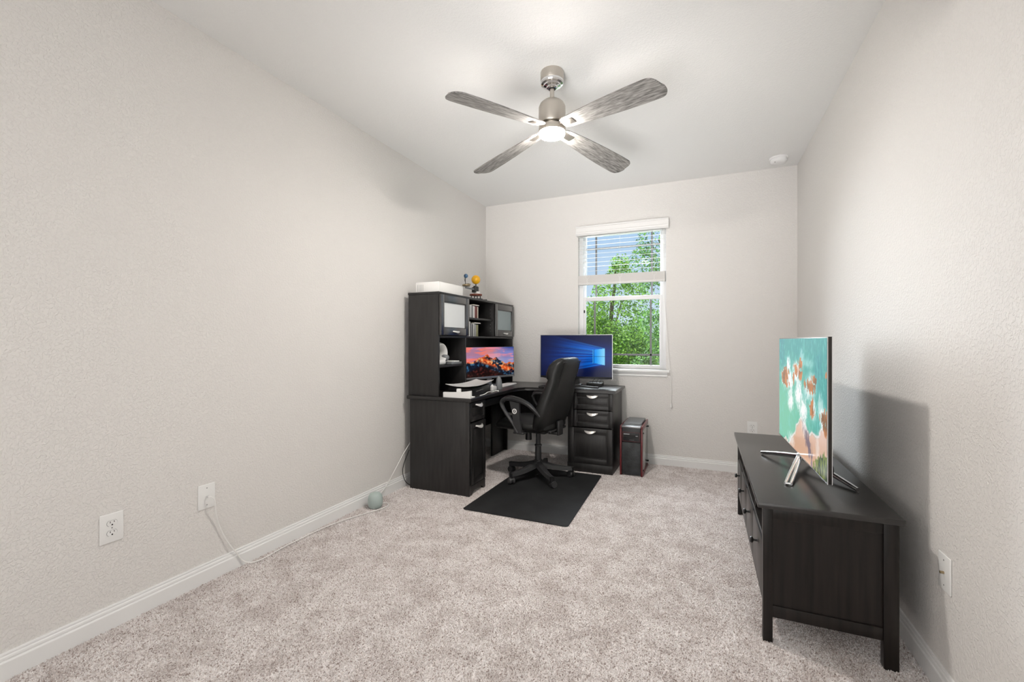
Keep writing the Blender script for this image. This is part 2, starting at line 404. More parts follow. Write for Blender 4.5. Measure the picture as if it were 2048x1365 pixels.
# ------------------------------------------------------------------ window
yo = YB + 0.05
g = G()
fw = 0.042
g.box(WX0, WX0 + fw, yo, yo + 0.075, WZ0, WZ1, 0.003); g.box(WX1 - fw, WX1, yo, yo + 0.075, WZ0, WZ1, 0.003)
g.box(WX0 + fw, WX1 - fw, yo, yo + 0.075, WZ0, WZ0 + 0.018, 0.003); g.box(WX0 + fw, WX1 - fw, yo, yo + 0.075, WZ1 - fw, WZ1, 0.003)
win = struct(g.obj('window_1', M['vinyl']))
a0, a1 = WX0 + fw, WX1 - fw
g = G()                                   # lower sash (nearer the room) and upper sash
ys = yo + 0.008
g.box(a0, a0 + 0.024, ys, ys + 0.028, 0.943, 1.664, 0.003); g.box(a1 - 0.024, a1, ys, ys + 0.028, 0.943, 1.664, 0.003)
g.box(a0 + 0.024, a1 - 0.024, ys, ys + 0.028, 0.943, 0.965, 0.003); g.box(a0 + 0.024, a1 - 0.024, ys - 0.004, ys + 0.028, 1.622, 1.664, 0.003)
g.box(a0 + 0.0, a0 + 0.02, ys + 0.032, ys + 0.06, 1.63, 2.30, 0.003); g.box(a1 - 0.02, a1, ys + 0.032, ys + 0.06, 1.63, 2.30, 0.003)
g.box(a0 + 0.02, a1 - 0.02, ys + 0.032, ys + 0.06, 1.63, 1.652, 0.003)
g.obj('sash', M['vinyl'], win)
g = G(); yl = ys + 0.012; yu = ys + 0.044; mw = 0.009
for x in (-1.045, -0.482): g.box(x - mw, x + mw, yl, yl + 0.008, 0.966, 1.62)
g.box(a0 + 0.024, a1 - 0.024, yl, yl + 0.008, 1.067 - mw, 1.067 + mw)
for x in (-1.037, -0.475): g.box(x - mw, x + mw, yu, yu + 0.008, 1.653, 2.30)
g.box(a0 + 0.02, a1 - 0.02, yu, yu + 0.008, 2.165, 2.183)
g.obj('muntin', M['muntin'], win)
g = G(); g.box(a0 + 0.02, a1 - 0.02, yl + 0.010, yl + 0.013, 0.96, 1.63); g.box(a0 + 0.016, a1 - 0.016, yu + 0.010, yu + 0.013, 1.64, 2.303)
g.obj('pane', M['glass'], win)
G().box(a0 + 0.003, a0 + 0.016, ys - 0.006, ys + 0.001, 1.50, 1.53, 0.002).obj('latch', M['slot'], win)
# stool and apron
g = G(); g.box(WX0 - 0.035, WX1 + 0.035, YB - 0.045, YB + 0.05, 0.897, 0.925, 0.008, 3)
AP = [(0, 0.855), (0.008, 0.855), (0.012, 0.866), (0.010, 0.872), (0.016, 0.885), (0.016, 0.897), (0, 0.897)]
g.prism([(YB - a, b) for a, b in AP], WX0 - 0.012, WX1 + 0.012, 'x'); struct(g.obj('trim_1', M['trim'], ang=20))

# blind
bl = thing('window_blind', 'white horizontal slat blind, half raised, in the upper window', 'blind', (-0.76, YB - 0.03, 1.79))
VP = [(0.0, 2.385), (0.062, 2.385), (0.062, 2.372), (0.055, 2.366), (0.055, 2.330), (0.062, 2.322), (0.060, 2.308), (0.050, 2.300), (0.046, 2.292), (0.0, 2.292)]
g = G(); g.prism([(YB - 0.004 - a, b) for a, b in VP], -1.212, -0.305, 'x'); g.obj('valance', M['slat'], bl, ang=25)
g = G(); sx0, sx1 = WX0 + 0.006, WX1 - 0.006
for k in range(9):
    z = 1.930 + 0.0447 * k
    m_ = Matrix.Translation((0, YB + 0.006, z)) @ Matrix.Rotation(R(9.0 + 1.5 * math.sin(k * 2.1)), 4, 'X')
    g.box(sx0, sx1, -0.024, 0.024, -0.0014, 0.0014, rot=m_)
g.obj('slats', M['slat'], bl)
g = G()
for k in range(13): g.box(sx0, sx1, YB - 0.018 + 0.0008 * (k % 2), YB + 0.030, 1.812 + 0.0057 * k, 1.8153 + 0.0057 * k)
g.box(sx0, sx1, YB - 0.014, YB + 0.026, 1.81, 1.884); g.obj('gathered_slats', M['slatstack'], bl)
G().box(sx0, sx1, YB - 0.020, YB + 0.032, 1.786, 1.8095, 0.003).obj('bottom_rail', M['slatstack'], bl)
for x in (-1.10, -0.77, -0.44):
    g = G(); g.cyl((x, YB - 0.0205, 1.786), (x, YB - 0.0205, 2.29), 0.0009, seg=5)
    for dx in (-0.012, 0.014): g.tube([(x + dx, YB - 0.022, 1.89), (x + dx * 1.6, YB - 0.025, 1.86), (x - dx, YB - 0.025, 1.83), (x + dx, YB - 0.024, 1.80), (x, YB - 0.022, 1.785)], 0.0014, 5, 1)
    g.obj('ladder_cord', M['cordm'], bl)
g = G(); g.tube([(-0.352, YB - 0.03, 2.29), (-0.352, YB - 0.032, 1.7), (-0.33, YB - 0.04, 1.35), (-0.30, YB - 0.052, 0.95), (-0.288, YB - 0.05, 0.90), (-0.286, YB - 0.03, 0.85), (-0.286, YB - 0.02, 0.60)], 0.0019, 6, 1)
g.lathe([(0.002, 0.045), (0.007, 0.03), (0.0095, 0.012), (0.008, 0.002), (0, 0)], (-0.286, YB - 0.02, 0.565), 14); g.obj('lift_cord', M['cordm'], bl)


# ------------------------------------------------------------------ wall plates
def arc(cx, cy, r, a0, a1, n): return [(cx + r * math.cos(R(a0 + (a1 - a0) * i / n)), cy + r * math.sin(R(a0 + (a1 - a0) * i / n))) for i in range(n + 1)]


def outlet(name, label, cat, loc, rz, kind, group=None):
    """local: plate faces -Y, wall at y=0"""
    t = thing(name, label, cat, loc, rz, group)
    G().box(-0.041, 0.041, -0.0055, 0.0, -0.061, 0.061, 0.003, 3).obj('plate', M['plate'], t, False)
    if kind == 'duplex':
        for zc in (0.0205, -0.0205):
            g = G(); pts = arc(0, 0, 0.0175, -50, 50, 8) + arc(0, 0, 0.0175, 130, 230, 8)
            g.prism([(x, zc + z * 0.82) for x, z in pts], -0.0075, -0.002, 'y'); r = g.obj('receptacle', M['plate'], t, False)
            g = G(); g.prism([(x * 1.07, zc + z * 0.82 * 1.07) for x, z in pts], -0.0058, -0.003, 'y'); g.obj('receptacle_gap', M['slotgrey'], r, False)
            g = G(); g.box(-0.0078, -0.0058, -0.0079, -0.0070, zc + 0.001, zc + 0.0085); g.box(0.0058, 0.0078, -0.0079, -0.0070, zc + 0.002, zc + 0.0085)
            g.cyl((0, -0.0079, zc - 0.0065), (0, -0.0070, zc - 0.0065), 0.003, seg=12); g.obj('socket_slots', M['slot'], r, False)
        G().cyl((0, -0.0066, 0), (0, -0.005, 0), 0.0025, seg=12).obj('screw', M['slotgrey'], t, False)
    else:
        for zc in (0.042, -0.042): G().cyl((0, -0.0064, zc), (0, -0.005, zc), 0.0026, seg=12).obj('screw', M['slotgrey'], t, False)
        G().cyl((0, -0.016, 0), (0, -0.005, 0), 0.0045, seg=12).obj('connector', M['brass' if kind == 'brass' else 'chrome'], t, False)
    return t


outlet('wall_outlet', 'white duplex outlet low on the left wall, nearest the camera', 'outlet', (XL, 1.040, 0.421), R(90), 'duplex')
outlet('wall_outlet', 'white duplex outlet on the back wall behind the media console', 'outlet', (0.404, YB, 0.416), 0, 'duplex')
outlet('cable_wall_plate', 'white cable wall plate on the left wall with a thin white cord plugged in', 'wall plate', (XL, 1.427, 0.428), R(90), 'coax')
outlet('cable_wall_plate', 'white cable wall plate with bare brass connector on the right wall', 'wall plate', (XR, 1.951, 0.423), R(-90), 'brass')

# smoke alarm
sd = thing('smoke_alarm', 'round white smoke alarm on the ceiling near the right corner', 'smoke alarm', (0.578, 4.29, ZC))
G().lathe([(0.070, 0), (0.070, -0.010), (0.066, -0.013)], (0.578, 4.29, ZC), 40).obj('mounting_plate', M['trim'], sd)
G().lathe([(0.062, -0.012), (0.063, -0.030), (0.055, -0.043), (0.03, -0.048), (0, -0.048)], (0.578, 4.29, ZC), 40).obj('cover', M['trim'], sd, ang=50)
G().cyl((0.545, 4.245, ZC - 0.0455), (0.545, 4.245, ZC - 0.049), 0.004, seg=10).obj('indicator', M['slotgrey'], sd)

# ------------------------------------------------------------------ ceiling fan
FX, FY = -0.793, 2.411
fan = thing('ceiling_fan', 'brushed nickel ceiling fan with four weathered grey blades and a lit lamp', 'ceiling fan', (FX, FY, ZC))
cf = (FX, FY, 0)
G().lathe([(0.064, ZC), (0.066, ZC - 0.004), (0.066, ZC - 0.052), (0.0635, ZC - 0.056)], cf, 48).obj('canopy', M['nickel'], fan)
G().lathe([(0.0655, ZC - 0.055), (0.066, ZC - 0.064), (0.062, ZC - 0.072), (0.050, ZC - 0.076), (0.048, ZC - 0.083), (0.033, ZC - 0.087), (0.031, ZC - 0.094), (0.022, ZC - 0.097)], cf, 48).obj('canopy_ring', M['chrome'], fan, ang=25)
G().lathe([(0.021, ZC - 0.096), (0.021, ZC - 0.0985), (0.013, ZC - 0.099)], cf, 24).obj('ball_joint', M['slot'], fan)
G().cyl((FX, FY, 2.575), (FX, FY, ZC - 0.09), 0.0125, seg=24).obj('downrod', M['nickel'], fan)
G().lathe([(0.018, 2.590), (0.026, 2.586), (0.030, 2.578), (0.052, 2.570), (0.068, 2.556), (0.0760, 2.538), (0.0765, 2.446), (0.074, 2.441), (0.045, 2.440)], cf, 56).obj('motor_housing', M['nickel'], fan, ang=30)
G().lathe([(0.045, 2.441), (0.058, 2.438), (0.060, 2.428), (0.0755, 2.424), (0.0765, 2.418), (0.0765, 2.398), (0.0755, 2.394), (0.072, 2.3935)], cf, 56).obj('light_kit', M['nickel'], fan, ang=30)
M['lens'] = mat('fan_lamp_lens', (0.9, 0.9, 0.88), 0.5, emit=((1.0, 0.945, 0.88), FAN_LAMP))
G().lathe([(0.0715, 2.3945), (0.0735, 2.388), (0.070, 2.377), (0.055, 2.370), (0.03, 2.367), (0, 2.366)], cf, 48).obj('lamp_lens', M['lens'], fan, ang=60)
for k in range(4):
    ang = -26.0 + 90 * k
    mt = Matrix.Translation((FX, FY, 0)) @ Matrix.Rotation(R(ang), 4, 'Z') @ Matrix.Translation((0, 0, 2.424)) @ Matrix.Rotation(R(5.0), 4, 'Y') @ Matrix.Rotation(R(-11.5), 4, 'X')
    g = G(); xs = [0.085 + i * (0.665 - 0.085) / 24 for i in range(25)]

    def hw(x):
        f = (x - 0.085) / 0.615
        w = 0.040 + 0.034 * math.sin(min(1, f * 1.15) * PI / 2)
        if f < 0.05: w *= 0.82 + 0.18 * math.sqrt(f / 0.05)
        return w
    xs = [x for x in xs if x < 0.632]; wt = hw(0.64); tip = [(0.640 + 0.062 * math.cos(R(a)) ** 0.72, wt * math.sin(R(a)) ** 0.80) for a in (88, 80, 70, 60, 50, 40, 30, 20, 10, 3)]
    out = [(x, hw(x)) for x in xs] + tip + [(x - 0.010, -y) for x, y in tip[::-1]] + [(x, -hw(x)) for x in xs[::-1]]; xs = xs + [p[0] for p in tip]
    va = [g.bm.verts.new((x, y, 0.003)) for x, y in out]; vb = [g.bm.verts.new((x, y, -0.003)) for x, y in out]
    n = len(xs)
    for i in range(n - 1):
        g.bm.faces.new((va[i], va[i + 1], va[2 * n - 2 - i], va[2 * n - 1 - i])); g.bm.faces.new((vb[i + 1], vb[i], vb[2 * n - 1 - i], vb[2 * n - 2 - i]))
    for i in range(2 * n): g.bm.faces.new((va[i], vb[i], vb[(i + 1) % (2 * n)], va[(i + 1) % (2 * n)]))
    bmesh.ops.remove_doubles(g.bm, verts=g.bm.verts[:], dist=1e-6)
    me_o = g.obj('fan_blade', M['blade'], fan, False, ang=30); me_o.matrix_basis = Matrix.Translation((0, 0, -ZC)) @ Matrix.Translation((-FX, -FY, 0)) @ mt
    g = G(); g.box(0.050, 0.165, -0.020, 0.020, -0.0058, -0.0031, 0.001); g.obj('blade_iron', M['nickel'], me_o, False)
    g = G(); g.box(0.050, 0.1685, -0.0235, 0.0235, -0.0038, -0.0028); g.obj('iron_recess', M['bladeedge'], me_o, False)

# ------------------------------------------------------------------ cable modem cord on the left wall, mesh point, black cord
tag(G().tube([(XL + 0.017, 1.427, 0.428), (XL + 0.03, 1.43, 0.430), (XL + 0.036, 1.445, 0.415), (XL + 0.030, 1.452, 0.37), (XL + 0.012, 1.475, 0.28), (XL + 0.012, 1.52, 0.17), (XL + 0.020, 1.57, 0.085), (XL + 0.022, 1.61, 0.015), (-2.215, 1.65, 0.0105), (-2.222, 1.75, 0.0105), (-2.235, 1.85, 0.0105), (-2.232, 1.95, 0.0105), (-2.235, 2.10, 0.0105), (-2.20, 2.275, 0.0105), (-2.149, 2.41, 0.0105), (-2.099, 2.53, 0.0105), (-2.10, 2.61, 0.0105), (-2.15, 2.64, 0.0105), (-2.18, 2.60, 0.012)], 0.0032, 7, 2).obj('network_cord', M['cordm'], origin=(-2.22, 1.8, 0)),
    'thin white cord running from the wall plate along the carpet to the small router', 'cord')
tag(G().tube([(-2.222, 2.56, 0.045), (-2.245, 2.60, 0.05), (-2.24, 2.70, 0.05), (-2.24, 2.82, 0.155), (-2.245, 2.99, 0.315), (-2.25, 3.2, 0.45)], 0.0032, 7, 2).obj('power_cord', M['cordm'], origin=(-2.24, 2.8, 0)),
    'thin white cord rising from the small router to behind the desk', 'cord')
tag(G().tube([(-2.245, 3.04, 0.30), (-2.258, 2.985, 0.20), (-2.262, 2.97, 0.13), (-2.245, 2.985, 0.05), (-2.225, 3.03, 0.01)], 0.0032, 7, 2).obj('power_cord', M['blackcord'], origin=(-2.24, 3.0, 0)),
    'short black cord hanging between the left wall and the desk side', 'cord')
rt = thing('router', 'small rounded pale sage router on the carpet beside the left baseboard', 'router', (-2.175, 2.545, 0))
G().lathe([(0, 0), (0.036, 0.001), (0.046, 0.010), (0.052, 0.035), (0.052, 0.065), (0.047, 0.09), (0.036, 0.105), (0.020, 0.111), (0, 0.112)], (-2.175, 2.545, 0), 36).obj('body', M['teal'], rt, ang=60)
G().sphere((-2.150, 2.500, 0.014), 0.0025, u=8, v=6).obj('indicator_light', M['white'], rt)

# ------------------------------------------------------------------ L-shaped desk
W = M['wood']
desk = thing('corner_desk', 'dark espresso L-shaped desk with drawers in the room corner', 'desk', (-2.2, 4.4, 0))
DZ = 0.762


def rounded_edge_prism(poly, z0, z1, r=0.009):
    g = G(); g.prism(poly, z0, z1, 'z')
    es = [e for e in g.bm.edges if abs(e.verts[0].co.z - e.verts[1].co.z) < 1e-6]
    bmesh.ops.bevel(g.bm, geom=es, offset=r, segments=3, profile=0.5, affect='EDGES'); return g


rounded_edge_prism([(-2.224, 2.978), (-1.628, 2.978), (-1.628, 3.80), (-1.615, 3.88), (-1.57, 3.945), (-1.50, 3.966), (-0.715, 3.966), (-0.715, 4.492), (-2.224, 4.492)], DZ - 0.030, DZ).obj('worktop', M['woodtop'], desk)
# left pedestal
g = G(); g.box(-2.205, -1.655, 2.998, 3.016, 0, DZ - 0.031, 0.001); g.box(-1.688, -1.654, 2.9975, 3.0, 0, DZ - 0.031, 0.0005)
g.box(-2.205, -1.672, 3.270, 3.286, 0, DZ - 0.031, 0.001); g.box(-2.205, -1.675, 3.016, 3.270, 0.06, 0.075); g.box(-2.205, -1.672, 3.016, 3.27, 0.705, 0.7305)
g.box(-2.205, -2.195, 3.016, 3.27, 0.075, 0.7)
g.prism([(3.016, 0.075), (3.016, 0.0), (3.045, 0.0), (3.058, 0.018), (3.085, 0.032), (3.200, 0.032), (3.228, 0.018), (3.241, 0.0), (3.272, 0.0), (3.272, 0.075)], -1.674, -1.656, 'x')
g.obj('pedestal_carcass', W, desk)


def framed_front(name, plane, a0, a1, z0, z1, rail, handle, parent, axis='x', top_handle=True, th=0.018):
    """raised frame drawer/door front. axis 'x': faces +x at x=plane spanning y a0..a1 ; axis 'y': faces -y at y=plane spanning x"""
    s = 1 if axis == 'x' else -1

    def bx(g, u0, u1, w0, w1, d0, d1, bev):
        p, q = plane + s * d0, plane + s * d1
        if axis == 'x': g.box(p, q, u0, u1, w0, w1, bev)
        else: g.box(u0, u1, p, q, w0, w1, bev)
    g = G(); bx(g, a0, a1, z0, z1, -th, -0.0075, 0.0)
    bx(g, a0, a0 + rail, z0, z1, -0.008, 0, 0.002); bx(g, a1 - rail, a1, z0, z1, -0.008, 0, 0.002)
    bx(g, a0 + rail, a1 - rail, z0, z0 + rail, -0.008, 0, 0.002); bx(g, a0 + rail, a1 - rail, z1 - rail, z1, -0.008, 0, 0.002)
    k = rail + 0.012
    if a1 - a0 > 2 * k + 0.02 and z1 - z0 > 2 * k + 0.01: bx(g, a0 + k, a1 - k, z0 + k, z1 - k, -0.008, -0.0045, 0.0025)
    front = g.obj(name, W, parent)
    # wave shaped pull
    cu = (a0 + a1) / 2; hz = handle; hl = 0.052
    pts = []
    n = 14
    g = G(); prev = None
    secs = []
    for i in range(n + 1):
        f = i / n; u = cu - hl + 2 * hl * f
        e = math.sin(PI * f); out = 0.004 + 0.020 * (e ** 0.6); wd = 0.0050 + 0.0070 * (e ** 0.9); zz = hz + 0.004 - 0.011 * e
        ring = []
        for (dd, dz) in ((out + wd * 0.5, -wd), (out + wd * 0.5 + 0.002, -wd + 0.002), (out - wd * 0.4 + 0.002, wd), (out - wd * 0.4 - 0.001, wd - 0.002)):
            ring.append((plane + s * dd, u, zz + dz) if axis == 'x' else (u, plane + s * dd, zz + dz))
        secs.append([g.bm.verts.new(p) for p in ring])
    for a, b in zip(secs, secs[1:]):
        for q in range(4): g.bm.faces.new((a[q], a[(q + 1) % 4], b[(q + 1) % 4], b[q]))
    g.bm.faces.new(secs[0]); g.bm.faces.new(secs[-1][::-1])
    for u in (cu - hl + 0.003, cu + hl - 0.003):
        if axis == 'x': g.cyl((plane - 0.001, u, hz), (plane + 0.006, u, hz), 0.003, seg=8)
        else: g.cyl((u, plane + 0.001, hz), (u, plane - 0.006, hz), 0.003, seg=8)
    g.obj('handle', M['pull'], front, ang=60)
    return front


framed_front('drawer', -1.653, 3.022, 3.268, 0.575, 0.722, 0.026, 0.700, desk)
framed_front('door', -1.650, 3.020, 3.270, 0.082, 0.560, 0.040, 0.532, desk)
# keyboard drawer and skirt, back panels
g = G(); g.box(-2.05, -1.70, 3.30, 3.86, 0.655, 0.675, 0.003); g.box(-1.70, -1.685, 3.295, 3.865, 0.648, 0.705, 0.002); g.obj('keyboard_tray', W, desk)
G().box(-1.690, -1.683, 3.287, 3.294, 0.650, 0.700, 0.001).obj('drawer_slide', M['pull'], desk)
g = G(); g.box(-2.200, -2.186, 3.286, 4.48, 0.28, 0.73); g.box(-2.186, -1.99, 4.46, 4.478, 0.0, 0.73); g.box(-2.04, -2.02, 4.16, 4.46, 0.0, 0.73, 0.001)
g.box(-2.02, -1.15, 4.455, 4.47, 0.42, 0.73); g.obj('back_panel', W, desk)
# right pedestal
g = G(); g.box(-0.763, -0.745, 4.005, 4.47, 0, DZ - 0.031, 0.001); g.box(-1.163, -1.145, 4.005, 4.47, 0, DZ - 0.031, 0.001)
g.box(-1.145, -0.763, 4.02, 4.46, 0.05, 0.066); g.box(-1.145, -0.763, 4.006, 4.46, 0.712, 0.7305); g.box(-1.145, -0.763, 4.455, 4.468, 0.066, 0.712)
g.box(-1.163, -0.745, 3.9875, 4.005, 0.0, 0.082, 0.0015); g.obj('pedestal_carcass', W, desk)
framed_front('drawer', 3.987, -1.110, -0.747, 0.578, 0.728, 0.034, 0.702, desk, 'y')
framed_front('drawer', 3.987, -1.110, -0.747, 0.418, 0.571, 0.034, 0.543, desk, 'y')
framed_front('file_drawer', 3.978, -1.146, -0.746, 0.086, 0.410, 0.048, 0.382, desk, 'y')
g = G(); g.box(-1.146, -1.112, 3.992, 4.005, 0.412, 0.728, 0.001); g.obj('stile', W, desk)

# ------------------------------------------------------------------ hutch
HZ = 1.600
hu = thing('desk_hutch', 'dark espresso hutch with glass doors standing on the left desk wing', 'hutch', (-2.07, 3.75, DZ))
hx = -1.933
g = G(); g.box(-2.222, hx, 3.000, 3.017, DZ + 0.0005, HZ - 0.018, 0.001); g.box(-2.222, hx, 4.475, 4.492, DZ + 0.0005, HZ - 0.018, 0.001)
g.box(-2.226, hx + 0.006, 2.996, 4.496, HZ - 0.018, HZ, 0.003)
g.box(-2.222, hx, 3.017, 4.475, 1.232, 1.248, 0.001); g.box(-2.220, -2.212, 3.017, 4.475, DZ + 0.0005, HZ - 0.018)
g.box(-2.212, hx, 3.430, 3.446, DZ + 0.0005, 1.232, 0.001)
g.box(-2.212, hx, 3.456, 3.472, 1.248, HZ - 0.018, 0.001); g.box(-2.212, hx, 4.010, 4.026, 1.248, HZ - 0.018, 0.001); g.obj('frame', W, hu)
G().box(-2.212, hx - 0.01, 3.4725, 4.0095, 1.403, 1.419, 0.001).obj('shelf', W, hu)
G().box(-2.212, hx - 0.012, 3.0175, 3.4295, 0.990, 1.006, 0.001).obj('shelf', W, hu)
for z in (1.30, 1.335, 1.37, 1.45, 1.485, 1.52): G().cyl((-1.97, 4.0105, z), (-1.97, 4.0085, z), 0.0028, seg=8).obj('shelf_pin', M['bezel'], hu)
for (y0, y1) in ((3.004, 3.470), (4.012, 4.488)):
    z0, z1 = 1.252, 1.580; r = 0.055; p = hx + 0.019
    g = G(); g.box(hx + 0.001, p, y0, y0 + r, z0, z1, 0.003); g.box(hx + 0.001, p, y1 - r, y1, z0, z1, 0.003)
    g.box(hx + 0.001, p, y0 + r, y1 - r, z0, z0 + r + 0.004, 0.003); g.box(hx + 0.001, p, y0 + r, y1 - r, z1 - r, z1, 0.003)
    i0, i1, j0, j1 = y0 + r, y1 - r, z0 + r + 0.004, z1 - r
    for q in ((i0, i0 + 0.008, j0, j1), (i1 - 0.008, i1, j0, j1)): g.box(hx + 0.001, p - 0.006, q[0], q[1], q[2], q[3], 0.002)
    for q in ((i0 + 0.008, i1 - 0.008, j0, j0 + 0.008), (i0 + 0.008, i1 - 0.008, j1 - 0.008, j1)): g.box(hx + 0.001, p - 0.006, q[0], q[1], q[2], q[3], 0.002)
    d = g.obj('door', M['doorwood'], hu)
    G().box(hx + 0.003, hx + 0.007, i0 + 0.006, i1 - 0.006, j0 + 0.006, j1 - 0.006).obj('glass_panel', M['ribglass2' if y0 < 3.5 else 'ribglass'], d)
    yc = (y0 + y1) / 2; zc = z0 + 0.030; g = G(); pts = [(p + 0.002, yc - 0.05, zc + 0.004), (p + 0.02, yc - 0.03, zc), (p + 0.024, yc, zc - 0.004), (p + 0.02, yc + 0.03, zc), (p + 0.002, yc + 0.05, zc + 0.004)]
    g.tube(pts, [0.004, 0.006, 0.009, 0.006, 0.004], 8, 2, (0.4, 1.0)); g.obj('handle', M['pull'], d)

# storage box on the hutch
g = G(); x0, x1 = -2.165, -1.940; y0, y1 = 3.020, 3.400; z0 = HZ + 0.0005
g.box(x0, x1, y0, y1, z0, z0 + 0.083, 0.003); sb = tag(g.obj('storage_box', M['paper'], origin=((x0 + x1) / 2, 3.2, z0)), 'long white cardboard box lying on the near end of the hutch top', 'box')
g = G()
for k in range(5): g.box(x0 + 0.018 + k * 0.013, x0 + 0.0205 + k * 0.013, y0 - 0.0006, y0 + 0.0005, z0 + 0.008, z0 + 0.062)
g.obj('printed_lines', M['slotgrey'], sb)
# orrery
oz = HZ + 0.0005
orr = thing('orrery_model', 'small mechanical orrery with yellow sun ball on the hutch top', 'model', (-2.04, 3.84, oz))
ox, oy = -2.04, 3.83
g = G()
for a in range(4):
    c_, s_ = math.cos(R(45 + 90 * a)), math.sin(R(45 + 90 * a))
    g.box(-0.008, 0.11, -0.008, 0.008, 0, 0.010, 0.002, rot=Matrix.Translation((ox, oy, oz)) @ Matrix.Rotation(R(20 + 90 * a), 4, 'Z'))
    g.cyl((ox + 0.045 * c_, oy + 0.045 * s_, oz), (ox + 0.045 * c_, oy + 0.045 * s_, oz + 0.045), 0.005, seg=8)
g.lathe([(0.07, 0), (0.07, 0.012), (0.05, 0.014)], (ox, oy, oz + 0.004), 20); g.obj('base', M['gear'], orr)
g = G()
for i in range(24):
    a = 2 * PI * i / 24; g.box(0.050, 0.060, -0.0035, 0.0035, 0, 0.014, rot=Matrix.Translation((ox, oy, oz + 0.047)) @ Matrix.Rotation(a, 4, 'Z'))
g.lathe([(0.052, 0), (0.052, 0.016), (0.03, 0.018)], (ox, oy, oz + 0.046), 24); g.obj('gear_disc', M['brick'], orr)
G().lathe([(0.034, 0), (0.034, 0.022), (0.018, 0.024)], (ox + 0.004, oy + 0.012, oz + 0.064), 18).obj('collar', M['white'], orr)
g = G(); g.cyl((ox, oy, oz + 0.06), (ox, oy, oz + 0.17), 0.006, seg=10); g.box(ox - 0.022, ox + 0.016, oy - 0.045, oy - 0.008, oz + 0.075, oz + 0.125, 0.003)
g.box(ox - 0.012, ox + 0.02, oy - 0.01, oy + 0.025, oz + 0.09, oz + 0.135, 0.003); g.cyl((ox, oy - 0.03, oz + 0.128), (ox, oy + 0.03, oz + 0.128), 0.014, seg=12); g.obj('gearbox', M['gear'], orr)
g = G(); g.box(ox - 0.008, ox + 0.008, oy - 0.20, oy - 0.03, oz + 0.098, oz + 0.112, 0.002); g.obj('orbit_arm', M['greycase'], orr)
g = G(); g.lathe([(0.034, 0), (0.038, 0.004), (0.038, 0.014), (0.030, 0.018)], (ox, oy - 0.19, oz + 0.118), 18); g.lathe([(0.02, 0), (0.024, 0.006), (0.01, 0.012)], (ox, oy - 0.15, oz + 0.136), 10); g.obj('moon_gear', M['brass'], orr)
g = G(); g.tube([(ox, oy - 0.200, oz + 0.13), (ox, oy - 0.212, oz + 0.16), (ox, oy - 0.205, oz + 0.20)], 0.0035, 6, 1); g.tube([(ox, oy - 0.200, oz + 0.14), (ox, oy - 0.222, oz + 0.17), (ox, oy - 0.224, oz + 0.215), (ox, oy - 0.212, oz + 0.225)], 0.002, 6, 1); g.obj('earth_stem', M['gear'], orr)
G().sphere((ox, oy - 0.197, oz + 0.214), 0.020).obj('earth_ball', M['earth'], orr)
G().sphere((ox, oy, oz + 0.203), 0.0435, u=32, v=20).obj('sun_ball', M['sunball'], orr)

# books in the hutch
names = ['first', 'second', 'third', 'fourth', 'fifth', 'sixth', 'seventh', 'eighth', 'ninth', 'tenth', 'eleventh', 'twelfth']
pal = {'white': (0.72, 0.72, 0.70), 'dark grey': (0.07, 0.07, 0.075), 'light grey': (0.42, 0.42, 0.43), 'black': (0.012, 0.012, 0.013), 'dark red': (0.16, 0.022, 0.018), 'cream': (0.62, 0.58, 0.48),
       'grey-brown': (0.13, 0.10, 0.085), 'pale pink': (0.60, 0.50, 0.48), 'olive': (0.26, 0.26, 0.13), 'mid grey': (0.20, 0.20, 0.21)}
bm_ = {k: mat('cover_' + k.replace(' ', '_'), v, 0.45) for k, v in pal.items()}
pages = mat('book_pages', (0.66, 0.62, 0.54), 0.8)


def book(y, th, z, h, dep, col, label, grp, lean=0.0, prev=None):
    t = thing('book', label, 'book', (-2.09, y + th / 2, z), 0, grp)
    x1 = hx - 0.022 - random.random() * 0.008; x0 = x1 - dep
    g = G(); g.box(x0, x1, y, y + 0.0018, z, z + h); g.box(x0, x1, y + th - 0.0018, y + th, z, z + h); g.box(x1 - 0.003, x1, y, y + th, z, z + h, 0.001); g.obj('cover', bm_[col], t)
    G().box(x0 + 0.003, x1 - 0.003, y + 0.0018, y + th - 0.0018, z + 0.003, z + h - 0.003).obj('pages', pages, t)
    return t


